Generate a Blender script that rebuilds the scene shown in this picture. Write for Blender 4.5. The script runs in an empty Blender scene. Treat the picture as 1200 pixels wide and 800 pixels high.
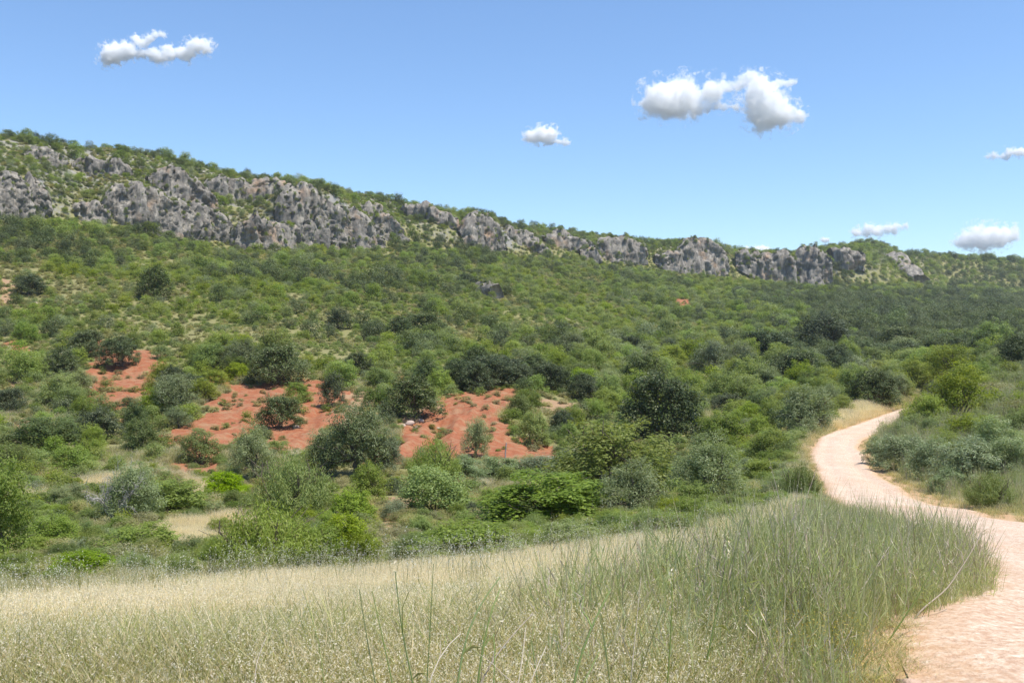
import bpy, math, random
import numpy as np
from math import radians

# ------------------------------------------------------------------ camera, world, sun, exposure
SC = bpy.context.scene
COL = SC.collection
F = 1167.0                                   # focal length in photo pixels (1200 wide)
cam_d = bpy.data.cameras.new('camera')
cam_d.sensor_width = 36.0
cam_d.lens = 36.0 * F / 1200.0
cam_d.clip_start = 0.05
cam_d.clip_end = 30000
cam = bpy.data.objects.new('camera', cam_d)
COL.objects.link(cam)
cam.location = (0, 0, 0)
cam.rotation_euler = (radians(90), 0, 0)
SC.camera = cam

SUN_EL, SUN_AZ = radians(68), radians(116)   # azimuth clockwise from +Y (view direction)
world = bpy.data.worlds.new('World')
SC.world = world
world.use_nodes = True
wn = world.node_tree
sky = wn.nodes.new('ShaderNodeTexSky')
sky.sky_type = 'NISHITA'
sky.sun_disc = False
sky.sun_elevation = SUN_EL
sky.sun_rotation = SUN_AZ
sky.altitude = 0
sky.air_density = 1.0
sky.dust_density = 0.0
sky.ozone_density = 7.0
wn.links.new(sky.outputs[0], wn.nodes['Background'].inputs['Color'])
wn.nodes['Background'].inputs['Strength'].default_value = 0.148

sun_d = bpy.data.lights.new('sun', 'SUN')
sun_d.energy = 4.7
sun_d.angle = radians(0.53)
sun_d.color = (1.0, 0.955, 0.87)
sun = bpy.data.objects.new('sun', sun_d)
COL.objects.link(sun)
sun.rotation_euler = (radians(90) - SUN_EL, 0, math.pi - SUN_AZ)
SC.view_settings.view_transform = 'Standard'
SC.view_settings.look = 'None'
SC.view_settings.gamma = 1.0
SC.view_settings.exposure = 0.38
SC.cycles.max_bounces = 64
SC.cycles.diffuse_bounces = 3
SC.cycles.glossy_bounces = 2
SC.cycles.transmission_bounces = 3
SC.cycles.volume_bounces = 64
SC.cycles.transparent_max_bounces = 8
SC.cycles.volume_step_rate = 0.18
SC.cycles.volume_max_steps = 512

rng = np.random.default_rng(7)
R = random.Random(7)

# ------------------------------------------------------------------ noise
def _h(ix, iy, iz, s):
    n = (ix * 374761393 + iy * 668265263 + iz * 2147483647 + s * 974634777).astype(np.int64)
    n = (n ^ (n >> 13)) * 1274126177
    n = n & 0xffffffff
    n = (n ^ (n >> 16)) & 0xffffffff
    return n.astype(np.float64) / 4294967295.0

def vnoise(x, y, z=0.0, s=0):
    x = np.asarray(x, float); y = np.asarray(y, float); z = np.zeros_like(x) + z
    ix, iy, iz = np.floor(x), np.floor(y), np.floor(z)
    fx, fy, fz = x - ix, y - iy, z - iz
    fx, fy, fz = [f * f * f * (f * (f * 6 - 15) + 10) for f in (fx, fy, fz)]
    ix, iy, iz = ix.astype(np.int64), iy.astype(np.int64), iz.astype(np.int64)
    r = 0
    for dx in (0, 1):
        for dy in (0, 1):
            for dz in (0, 1):
                r = r + _h(ix + dx, iy + dy, iz + dz, s) * (fx if dx else 1 - fx) * (fy if dy else 1 - fy) * (fz if dz else 1 - fz)
    return r * 2 - 1

def fbm(x, y, z=0.0, s=0, o=4, g=0.5):
    a, f, r, n = 1.0, 1.0, 0.0, 0.0
    for k in range(o):
        r = r + a * vnoise(np.asarray(x) * f, np.asarray(y) * f, np.asarray(z) * f, s + k * 17)
        n += a; a *= g; f *= 2.03
    return r / n

def smooth1(a, sig, axis):
    k = int(sig * 3) + 1
    w = np.exp(-0.5 * (np.arange(-k, k + 1) / sig) ** 2); w /= w.sum()
    pad = [(0, 0)] * a.ndim; pad[axis] = (k, k)
    p = np.pad(a, pad, mode='edge')
    return np.apply_along_axis(lambda v: np.convolve(v, w, 'valid'), axis, p)

def worley(x, y, z, s=0):
    x = np.asarray(x, float); y = np.asarray(y, float); z = np.zeros_like(x) + z
    ix, iy, iz = [np.floor(v).astype(np.int64) for v in (x, y, z)]
    f1 = np.full(x.shape, 9.0); f2 = f1.copy(); idv = np.zeros(x.shape)
    for a in (-1, 0, 1):
        for b in (-1, 0, 1):
            for c in (-1, 0, 1):
                jx, jy, jz = ix + a, iy + b, iz + c
                h = _h(jx, jy, jz, s + 3)
                d = np.sqrt((jx + _h(jx, jy, jz, s) - x) ** 2 + (jy + _h(jx, jy, jz, s + 1) - y) ** 2 + (jz + _h(jx, jy, jz, s + 2) - z) ** 2)
                m = d < f1
                f2 = np.where(m, f1, np.minimum(f2, d)); idv = np.where(m, h, idv); f1 = np.where(m, d, f1)
    return f1, f2, idv
def sstep(a, b, x):
    t = np.clip((x - a) / (b - a), 0, 1)
    return t * t * (3 - 2 * t)

# ------------------------------------------------------------------ terrain heights
# profiles of the valley: for a bearing (photo px) pairs (distance, photo py) -> height = (400-py)*distance/F
PROF = {
 -400: [(2,1345),(4.5,830),(8,772),(12,742),(16,727),(20,716),(26,694),(34,658),(45,612),(58,578),(72,545),(88,508),(110,465),(140,415),(170,370),(200,330)],
 0:    [(2,1320),(4.5,822),(8,764),(12,735),(16,720),(20,708),(26,686),(34,650),(45,605),(58,572),(72,540),(88,505),(110,462),(140,415),(180,362),(230,305)],
 300:  [(2,1300),(4.5,812),(8,750),(12,715),(16,694),(20,679),(25,664),(34,643),(45,615),(58,580),(68,553),(78,523),(90,495),(105,462),(130,430),(170,385),(220,345),(300,310)],
 500:  [(2,1297),(4.5,804),(8,742),(12,709),(16,688),(20,673),(24,660),(30,650),(36,640),(46,612),(56,583),(65,558),(75,535),(90,495),(105,464),(130,438),(170,403),(220,370),(300,335)],
 600:  [(2,1297),(4.5,799),(8,733),(12,699),(16,677),(20,660),(24,646),(30,645),(40,618),(50,593),(60,567),(70,543),(80,518),(92,490),(110,462),(140,436),(180,410),(240,380),(330,345)],
 800:  [(2,1297),(4.5,798),(8,727),(12,685),(16,658),(20,638),(24,620),(30,615),(36,604),(45,590),(60,565),(75,540),(90,515),(110,488),(140,458),(180,432),(240,402),(320,375),(420,350)],
 1000: [(2,1297),(4.5,796),(8,712),(12,668),(18,627),(26,606),(33,587),(40,569),(50,549),(60,530),(75,508),(105,478),(130,466),(170,446),(230,420),(320,393),(450,365)],
 1200: [(2,1297),(4.5,795),(8,708),(12,665),(18,629),(24,608),(30,582),(40,552),(50,530),(60,508),(75,470),(90,442),(110,436),(150,426),(200,413),(260,398),(400,372),(600,352)],
 1600: [(2,1297),(4.5,795),(8,705),(12,660),(18,620),(24,590),(30,560),(40,520),(50,490),(60,470),(75,440),(90,420),(110,412),(150,402),(200,395),(260,385),(400,370),(600,355)],
}
def ip(pairs):
    a = np.array(pairs, float)
    return lambda x: np.interp(x, a[:, 0], a[:, 1])
RIDGE = ip([(-400,110),(-250,125),(0,158),(60,167),(130,173),(200,184),(240,193),(300,206),(350,214),(420,227),(480,236),(540,251),(600,264),(660,271),(720,277),(760,285),(820,284),(860,293),(920,298),(950,294),(980,289),(1015,285),(1035,286),(1046,292),(1060,297),(1120,299),(1200,305),(1600,335)])
RDIST = ip([(-400,300),(0,350),(300,440),(560,560),(760,680),(1020,760),(1100,800),(1200,860),(1600,980)])
CBASE = ip([(-400,255),(0,262),(150,268),(230,285),(290,293),(400,293),(470,290),(570,296),(640,303),(720,312),(800,322),(900,332),(1000,338),(1070,335),(1130,340),(1200,345),(1600,360)])
CTOP = ip([(-400,215),(0,204),(40,206),(60,225),(90,235),(110,238),(130,220),(180,216),(230,238),(270,258),(300,254),(320,230),(350,218),(390,226),(420,252),(470,264),(540,260),(560,250),(582,258),(600,275),(640,286),(700,293),(760,290),(820,288),(850,303),(920,306),(980,305),(1030,310),(1080,328),(1130,337),(1200,343),(1600,355)])

NPX = np.arange(-400, 1601, 5.0)
NLY = np.linspace(math.log(2.0), math.log(6000.0), 900)
_Y = np.exp(NLY)
def build_table():
    keys = sorted(PROF)
    near = np.array([np.interp(NLY, np.log([a for a, b in PROF[k]]), [b for a, b in PROF[k]]) for k in keys])
    lastlog = np.array([math.log(PROF[k][-1][0]) for k in keys])
    T = np.array([np.interp(NPX, keys, near[:, j]) for j in range(len(NLY))]).T       # [px, Y] -> py
    T = smooth1(T, 8, 0)
    ll = smooth1(np.interp(NPX, keys, lastlog), 8, 0)
    lastpy = np.interp(NPX, keys, [PROF[k][-1][1] for k in keys])
    Zt = np.zeros_like(T)
    for i, px in enumerate(NPX):
        ry = RDIST(px); cb = 0.85 * ry
        l0 = min(ll[i], math.log(cb * 0.8))
        col = T[i].copy()
        # hillside from the last near knot to the cliff foot, the step, the ridge
        p0 = np.interp(l0, NLY, col)
        k = NLY > l0
        col[k] = np.interp(NLY[k], [l0, math.log(cb), math.log(cb * 1.03), math.log(ry)], [p0, CBASE(px), CTOP(px), RIDGE(px)])
        z = (400 - col) * _Y / F
        zr = (400 - RIDGE(px)) * ry / F
        b = _Y > ry
        z[b] = zr - 0.02 * np.minimum(_Y[b] - ry, 900) - np.minimum(3.0, 0.2 * (_Y[b] - ry))
        Zt[i] = z
    S = smooth1(smooth1(Zt, 8, 1), 4, 0)
    D = smooth1(smooth1(Zt, 1.0, 1), 0.8, 0)
    w = np.array([sstep(0.6, 0.8, _Y / (0.85 * RDIST(px))) for px in NPX])
    return S * (1 - w) + D * w
TAB = build_table()

ROAD_L = np.array([(0.6,0.5),(0.9,2),(1.75,4.6),(3.3,7.5),(5.4,12),(7.4,18),(8.9,24),(10.2,31),(11.6,37),(13.6,44),(16,53),(18.5,62),(21.4,70),(25.3,77.5),(33,91),(41.5,105.5),(50,119)])
ROAD_R = np.array([(5.2,0.5),(5.4,2),(6.2,4.6),(8,7.5),(9.9,12),(11.6,18),(12.9,25.5),(13.6,32),(15.3,40),(18.1,50),(20.6,58),(23,66),(27,74),(34.2,87.5),(42.3,101.5),(51,115)])
def resample(P, n):
    d = np.r_[0, np.cumsum(np.hypot(*np.diff(P, axis=0).T))]
    t = np.linspace(0, 1, n) ** 1.5 * d[-1]
    return np.c_[smooth1(np.interp(t, d, P[:, 0]), 4, 0), smooth1(np.interp(t, d, P[:, 1]), 4, 0)]
NR = 300
RL, RR = resample(ROAD_L, NR), resample(ROAD_R, NR)
RC = (RL + RR) / 2
RHW = np.hypot(*(RR - RL).T) / 2
ROADZ = ip([(0,-1.56),(2,-1.55),(4.6,-1.56),(7.5,-2.06),(12,-2.76),(18,-3.55),(22,-4.05),(26,-4.6),(33,-5.3),(40,-5.8),(50,-6.35),(60,-6.68),(75,-6.92),(105,-7.0),(125,-7.2)])
rcz = smooth1(ROADZ(RC[:, 1]), 6, 0)

def road_info(x, y):
    """signed offset beyond the road edge (negative inside), road height, for flat arrays"""
    x = np.asarray(x, float).ravel(); y = np.asarray(y, float).ravel()
    off = np.full(x.shape, 99.0); rz = np.zeros(x.shape); side = np.zeros(x.shape)
    m = np.where((y > -2) & (y < 135) & (x > -8) & (x < 65))[0]
    for c in range(0, len(m), 20000):
        q = m[c:c + 20000]
        d2 = (x[q, None] - RC[None, :, 0]) ** 2 + (y[q, None] - RC[None, :, 1]) ** 2
        j = d2.argmin(1)
        t = RC[np.minimum(j + 1, NR - 1)] - RC[np.maximum(j - 1, 0)]
        t /= np.hypot(t[:, 0], t[:, 1])[:, None]
        dx, dy = x[q] - RC[j, 0], y[q] - RC[j, 1]
        lat = dx * t[:, 1] - dy * t[:, 0]                      # + = right of travel
        n = np.stack([t[:, 1], -t[:, 0]], 1)
        hw = np.abs(((RR - RL)[j] * n).sum(1)) / 2
        off[q] = np.where(np.abs(lat) < 12, np.hypot(np.maximum(np.abs(lat) - hw, 0), 0) + np.minimum(np.abs(lat) - hw, 0), 99)
        far = np.sqrt(d2[np.arange(len(q)), j]) > np.abs(lat) + 3
        off[q] = np.where(far, 99, off[q])
        rz[q] = rcz[j]; side[q] = np.sign(lat)
    return off, rz, side

def zbase(x, y):
    x = np.asarray(x, float); y = np.asarray(y, float)
    yy = np.maximum(y, 2.0)
    px = np.clip(600 + F * x / yy, -400, 1600)
    i = np.clip((px + 400) / 5.0, 0, len(NPX) - 1.001); i0 = i.astype(int); fi = i - i0
    j = np.clip((np.log(yy) - NLY[0]) / (NLY[1] - NLY[0]), 0, len(NLY) - 1.001); j0 = j.astype(int); fj = j - j0
    return (TAB[i0, j0] * (1 - fi) * (1 - fj) + TAB[i0 + 1, j0] * fi * (1 - fj) + TAB[i0, j0 + 1] * (1 - fi) * fj + TAB[i0 + 1, j0 + 1] * fi * fj)

def poly_in(P, x, y):
    P = np.asarray(P); r = np.zeros(x.shape, bool); n = len(P)
    for a in range(n):
        x1, y1 = P[a]; x2, y2 = P[(a + 1) % n]
        c = (y1 > y) != (y2 > y)
        r ^= c & (x < (x2 - x1) * (y - y1) / (y2 - y1 + 1e-12) + x1)
    return r
def ray_ground(px, py, zf, y0=2.5, y1=2000):
    ys = np.exp(np.linspace(math.log(y0), math.log(y1), 3000))
    xs = (px - 600) / F * ys
    d = (400 - py) / F * ys - zf(xs, ys)
    k = np.where(d <= 0)[0]
    k = k[0] if len(k) else int(np.argmin(np.abs(d)))
    return xs[k], ys[k]
def world_poly(P):
    return np.array([ray_ground(px, py, zbase) for px, py in P])

def grow_poly(p, k):
    p = np.array(p, float); c = p.mean(0); return c + (p - c) * [k, 1 + (k - 1) * 0.6]
RED = [world_poly(grow_poly(p, 1.16)) for p in (
 [(103,408),(125,404),(137,418),(178,420),(184,440),(168,465),(152,484),(125,480),(108,470),(112,440)],
 [(228,443),(262,438),(290,446),(272,470),(255,492),(238,492),(250,462)],
 [(282,452),(330,450),(388,448),(405,465),(392,482),(385,500),(372,518),(342,534),(322,520),(300,505),(286,485)],
 [(185,557),(200,522),(225,500),(250,484),(284,480),(280,512),(240,545),(242,560),(205,560)],
 [(455,545),(478,502),(520,478),(528,463),(565,461),(607,464),(620,478),(590,492),(585,505),(610,512),(645,525),(662,542),(600,541),(560,533),(535,541),(500,543)],
 [(0,402),(12,400),(14,414),(0,416)], [(790,352),(808,352),(808,361),(792,361)], [(690,423),(722,418),(716,430),(694,433)],
 [(700,440),(712,438),(706,446),(694,447)], [(470,455),(476,440),(484,452)], [(1168,424),(1182,414),(1188,430),(1172,438)])]
TAN = [world_poly(p) for p in (
 [(452,492),(480,478),(530,466),(585,476),(575,500),(530,505),(480,535),(452,520)], [(372,482),(398,462),(442,455),(450,474),(415,500),(385,528),(340,540),(330,520),(380,505)],
 [(0,328),(16,331),(20,352),(0,360)], [(0,444),(28,448),(30,456),(0,457)], [(12,500),(45,480),(50,490),(15,512)], [(1040,392),(1085,388),(1090,396),(1045,402)],
 [(1065,350),(1075,356),(1083,362),(1072,364)], [(20,555),(60,548),(100,545),(60,572),(24,570)], [(600,462),(640,470),(690,480),(720,490),(650,488),(610,480)], [(440,600),(470,590),(470,640),(440,645)])]
STRAW = [world_poly(p) for p in (
 [(40,584),(90,566),(150,554),(152,564),(95,580),(45,596)], [(178,560),(240,571),(300,591),(300,598),(200,578)], [(130,640),(200,622),(285,604),(310,608),(290,622),(200,648)],
 [(840,640),(880,610),(930,590),(935,600),(900,640)], [(955,505),(1000,478),(1055,468),(1060,476),(985,505)])]
FE = ip([(-400,730),(0,712),(150,694),(300,676),(450,662),(600,647),(700,629),(800,613),(870,603),(940,590),(1300,590)])

def masks(x, y):
    x = np.asarray(x, float).ravel(); y = np.asarray(y, float).ravel()
    s = np.clip(np.hypot(x, y), 3, 600)
    w = s * 0.010
    qx = x + 2.6 * fbm(x / 4, y / 5, 0, 31, 4) * sstep(20, 60, s); qy = y + 6.0 * fbm(x / 4, y / 6, 0, 57, 4) * sstep(20, 60, s)
    red = np.zeros(x.shape); tan = np.zeros(x.shape); st = np.zeros(x.shape)
    for P in RED: red = np.maximum(red, poly_in(P, qx, qy))
    for P in TAN: tan = np.maximum(tan, poly_in(P, qx, qy))
    for P in STRAW: st = np.maximum(st, poly_in(P, qx, qy))
    front = (y > 1.2) & (y < 30)
    py = 400 - F * zbase(x, y) / np.maximum(y, 1.2)
    px = 600 + F * x / np.maximum(y, 1.2)
    fld = front & (py > FE(px) + 15 + 3 * vnoise(x * 0.6, y * 0.6, 0, 5) + 7 * vnoise(x * 0.22, y * 0.22, 0, 6))
    st = np.maximum(st, fld)
    return red, tan, st, fld

def Z(x, y):
    shp = np.shape(x)
    x = np.asarray(x, float).ravel(); y = np.asarray(y, float).ravel()
    z = zbase(x, y)
    r = np.hypot(x, y)
    z = z + 0.10 * sstep(6, 20, r) * fbm(x / 2.5, y / 2.5, 0, 1, 3) + 0.35 * sstep(28, 60, r) * fbm(x / 7, y / 7, 0, 2, 4) + 1.3 * sstep(90, 180, r) * fbm(x / 24, y / 24, 0, 3, 5) + 0.03 * fbm(x / 0.5, y / 0.5, 0, 4, 2)
    near = (r > 40) & (r < 140) & (x < 25)
    if near.any():
        red, tan, st, fld = masks(x[near], y[near])
        g = np.abs(fbm(x[near] / 3.2, y[near] / 8, 0, 8, 4))
        z[near] += (red * 0.6 + tan * 0.3) * (0.25 - g * 1.6)
    off, rz, side = road_info(x, y)
    w = 1 - sstep(0.2, 3.2, off)
    z = z * (1 - w) + (rz - 0.05 - 0.10 * sstep(0.0, -0.5, off)) * w
    return z.reshape(shp)
def ground(px, py, y0=2.5):
    x, y = ray_ground(px, py, Z, y0)
    return x, y, float(Z(np.array([x]), np.array([y]))[0])

# ------------------------------------------------------------------ mesh and material helpers
def mesh_np(name, V, Q, mats=(), midx=None, smooth=False):
    """V (n,3); Q list of int arrays (m,k)"""
    me = bpy.data.meshes.new(name)
    if isinstance(Q, np.ndarray): Q = [Q]
    Q = [q for q in Q if len(q)]
    nl = sum(q.size for q in Q); nf = sum(len(q) for q in Q)
    me.vertices.add(len(V)); me.loops.add(nl); me.polygons.add(nf)
    me.vertices.foreach_set('co', np.asarray(V, np.float32).ravel())
    me.loops.foreach_set('vertex_index', np.concatenate([q.ravel() for q in Q]).astype(np.int32))
    sizes = np.concatenate([np.full(len(q), q.shape[1]) for q in Q])
    me.polygons.foreach_set('loop_start', np.r_[0, np.cumsum(sizes)[:-1]].astype(np.int32))
    if midx is not None: me.polygons.foreach_set('material_index', np.asarray(midx, np.int32))
    if smooth: me.polygons.foreach_set('use_smooth', np.ones(nf, bool))
    for m in mats: me.materials.append(m)
    me.update(calc_edges=True)
    return me
def link(name, me, parent=None, **props):
    o = bpy.data.objects.new(name, me); COL.objects.link(o)
    if parent: o.parent = parent
    for k, v in props.items():
        if v: o[k] = v
    return o
def empty(name, loc, **props):
    o = link(name, None, **props); o.location = loc; o.empty_display_size = 0.3
    return o

class NT:
    def __init__(s, name):
        s.m = bpy.data.materials.new(name); s.m.use_nodes = True
        s.t = s.m.node_tree; s.t.nodes.clear(); s.out = s.n('ShaderNodeOutputMaterial')
    def n(s, ty, **kw):
        nd = s.t.nodes.new(ty)
        for k, v in kw.items(): setattr(nd, k, v)
        return nd
    def l(s, a, b): s.t.links.new(a, b)
    def val(s, nd, i, v):
        if hasattr(v, 'is_linked') or isinstance(v, bpy.types.NodeSocket): s.l(v, nd.inputs[i])
        else: nd.inputs[i].default_value = v
    def math(s, op, a, b=0.0, c=None, clamp=False):
        nd = s.n('ShaderNodeMath', operation=op, use_clamp=clamp)
        s.val(nd, 0, a); s.val(nd, 1, b)
        if c is not None: s.val(nd, 2, c)
        return nd.outputs[0]
    def vm(s, op, a, b=(0, 0, 0), o=0):
        nd = s.n('ShaderNodeVectorMath', operation=op)
        s.val(nd, 0, a); s.val(nd, 1, b)
        return nd.outputs[o]
    def mix(s, f, a, b, ty='MIX'):
        nd = s.n('ShaderNodeMix', data_type='RGBA', blend_type=ty)
        s.val(nd, 0, f)
        for i, c in ((6, a), (7, b)):
            if isinstance(c, tuple): nd.inputs[i].default_value = (*c, 1) if len(c) == 3 else c
            else: s.l(c, nd.inputs[i])
        return nd.outputs[2]
    def noise(s, scale, detail=4, vec=None, rough=0.55, out=0):
        nd = s.n('ShaderNodeTexNoise'); nd.inputs['Scale'].default_value = scale; nd.inputs['Detail'].default_value = detail
        nd.inputs['Roughness'].default_value = rough
        if vec is not None: s.l(vec, nd.inputs['Vector'])
        return nd.outputs[out]
    def ramp(s, f, stops):
        nd = s.n('ShaderNodeValToRGB'); e = nd.color_ramp.elements
        while len(e) < len(stops): e.new(0.5)
        for k, (p, c) in enumerate(stops):
            e[k].position = p; e[k].color = (*c, 1) if isinstance(c, tuple) else (c, c, c, 1)
        s.l(f, nd.inputs[0]); return nd.outputs[0]
    def attr(s, name, out='Fac'):
        nd = s.n('ShaderNodeAttribute', attribute_name=name); return nd.outputs[out]
    def pos(s): return s.n('ShaderNodeNewGeometry').outputs['Position']
    def bump(s, h, strength, dist):
        nd = s.n('ShaderNodeBump'); nd.inputs['Strength'].default_value = strength; nd.inputs['Distance'].default_value = dist
        s.l(h, nd.inputs['Height']); return nd.outputs[0]
    def diffuse(s, col, normal=None, rough=0.9, spec=0.15):
        b = s.n('ShaderNodeBsdfPrincipled'); b.inputs['Roughness'].default_value = rough; b.inputs['Specular IOR Level'].default_value = spec
        if isinstance(col, tuple): b.inputs['Base Color'].default_value = (*col, 1)
        else: s.l(col, b.inputs['Base Color'])
        if normal is not None: s.l(normal, b.inputs['Normal'])
        s.l(b.outputs[0], s.out.inputs[0]); return b

def leaf_mat(name, lo, hi, accent=None, trans=0.3, rough=0.55, spec=0.25, world_var=0.25):
    t = NT(name)
    g = t.n('ShaderNodeNewGeometry')
    oi = t.n('ShaderNodeObjectInfo')
    isl = g.outputs['Random Per Island']
    f = t.math('MULTIPLY_ADD', isl, 0.6, t.math('MULTIPLY', oi.outputs['Random'], 0.4))
    c = t.mix(f, lo, hi)
    if accent:
        c = t.mix(t.math('GREATER_THAN', isl, 0.90), c, accent)
    # plants differ from one another in brightness and in how yellow they are
    v = t.math('MULTIPLY_ADD', oi.outputs['Random'], world_var * 2, 1 - world_var)
    h = t.n('ShaderNodeHueSaturation')
    r2 = t.math('FRACT', t.math('MULTIPLY', oi.outputs['Random'], 17.31))
    t.l(t.math('MULTIPLY_ADD', r2, 0.022, 0.478), h.inputs['Hue'])
    t.l(t.math('MULTIPLY_ADD', t.math('FRACT', t.math('MULTIPLY', oi.outputs['Random'], 41.7)), 0.3, 0.82), h.inputs['Saturation'])
    t.l(v, h.inputs['Value']); t.l(c, h.inputs['Color'])
    c = h.outputs[0]
    b = t.n('ShaderNodeBsdfPrincipled'); b.inputs['Roughness'].default_value = rough; b.inputs['Specular IOR Level'].default_value = spec
    t.l(c, b.inputs['Base Color'])
    tr = t.n('ShaderNodeBsdfTranslucent'); t.l(t.mix(1.0, c, (1.15, 1.1, 0.7), 'MULTIPLY'), tr.inputs['Color'])
    mx = t.n('ShaderNodeMixShader'); mx.inputs[0].default_value = trans
    t.l(b.outputs[0], mx.inputs[1]); t.l(tr.outputs[0], mx.inputs[2]); t.l(mx.outputs[0], t.out.inputs[0])
    return t.m

def bark_mat(name, a, b):
    t = NT(name)
    co = t.n('ShaderNodeTexCoord').outputs['Object']
    n = t.noise(9, 5, co)
    t.diffuse(t.mix(n, a, b), t.bump(n, 0.6, 0.05)); return t.m

M = {
 'mastic': leaf_mat('mastic leaves', (0.185, 0.28, 0.018), (0.30, 0.43, 0.034), (0.38, 0.5, 0.07), 0.5, world_var=0.1),
 'fresh': leaf_mat('fresh leaves', (0.18, 0.255, 0.036), (0.29, 0.37, 0.065), (0.35, 0.41, 0.11), 0.5, world_var=0.12),
 'broom': leaf_mat('broom shoots', (0.15, 0.22, 0.05), (0.25, 0.32, 0.08), (0.31, 0.35, 0.12), 0.4, world_var=0.25),
 'oak': leaf_mat('holm oak leaves', (0.075, 0.112, 0.036), (0.145, 0.19, 0.065), (0.24, 0.26, 0.13), 0.25, world_var=0.2),
 'green': leaf_mat('scrub leaves', (0.15, 0.23, 0.052), (0.26, 0.345, 0.085), (0.32, 0.37, 0.14), 0.48, world_var=0.28),
 'oakdark': leaf_mat('dark holm oak leaves', (0.05, 0.08, 0.024), (0.105, 0.145, 0.046), (0.26, 0.28, 0.15), 0.22, world_var=0.15),
 'olive': leaf_mat('olive leaves', (0.15, 0.205, 0.085), (0.27, 0.32, 0.15), (0.36, 0.40, 0.23), 0.36, world_var=0.2),
 'silver': leaf_mat('silvery leaves', (0.18, 0.255, 0.105), (0.29, 0.36, 0.17), (0.40, 0.44, 0.27), 0.28, world_var=0.15),
 'dwarf': leaf_mat('dwarf shrub leaves', (0.25, 0.27, 0.095), (0.39, 0.38, 0.16), (0.42, 0.36, 0.21), 0.4, world_var=0.25),
 'straw': leaf_mat('straw stems', (0.68, 0.58, 0.35), (0.86, 0.77, 0.52), None, 0.55, world_var=0.15),
 'seed': leaf_mat('oat seed husks', (0.80, 0.73, 0.56), (0.92, 0.87, 0.73), None, 0.55, world_var=0.12),
 'blade': leaf_mat('grass blades', (0.16, 0.20, 0.05), (0.28, 0.31, 0.10), (0.35, 0.32, 0.15), 0.35, world_var=0.2),
 'reed': leaf_mat('tall grass blades', (0.28, 0.345, 0.145), (0.44, 0.50, 0.235), (0.58, 0.57, 0.36), 0.5, world_var=0.2),
 'drygreen': leaf_mat('half dry blades', (0.42, 0.43, 0.17), (0.58, 0.56, 0.27), (0.68, 0.62, 0.37), 0.55, world_var=0.2),
 'yellow': leaf_mat('yellow flowers', (0.5, 0.38, 0.03), (0.62, 0.5, 0.06), None, 0.3, world_var=0.1),
 'white': leaf_mat('white umbels', (0.6, 0.6, 0.52), (0.8, 0.8, 0.72), None, 0.3, world_var=0.1),
 'bark': bark_mat('grey brown bark', (0.10, 0.075, 0.055), (0.22, 0.18, 0.14)),
 'dead': bark_mat('bleached dead wood', (0.28, 0.26, 0.23), (0.48, 0.45, 0.41)),
 'stem': leaf_mat('green stalks', (0.13, 0.19, 0.055), (0.22, 0.29, 0.085), None, 0.15, world_var=0.2),
 'sheath': leaf_mat('pale leaf sheaths', (0.25, 0.3, 0.08), (0.5, 0.52, 0.25), None, 0.3, world_var=0.2),
 'drystem': leaf_mat('dry stalks', (0.36, 0.29, 0.2), (0.58, 0.5, 0.38), None, 0.1, world_var=0.2),
}
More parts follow.
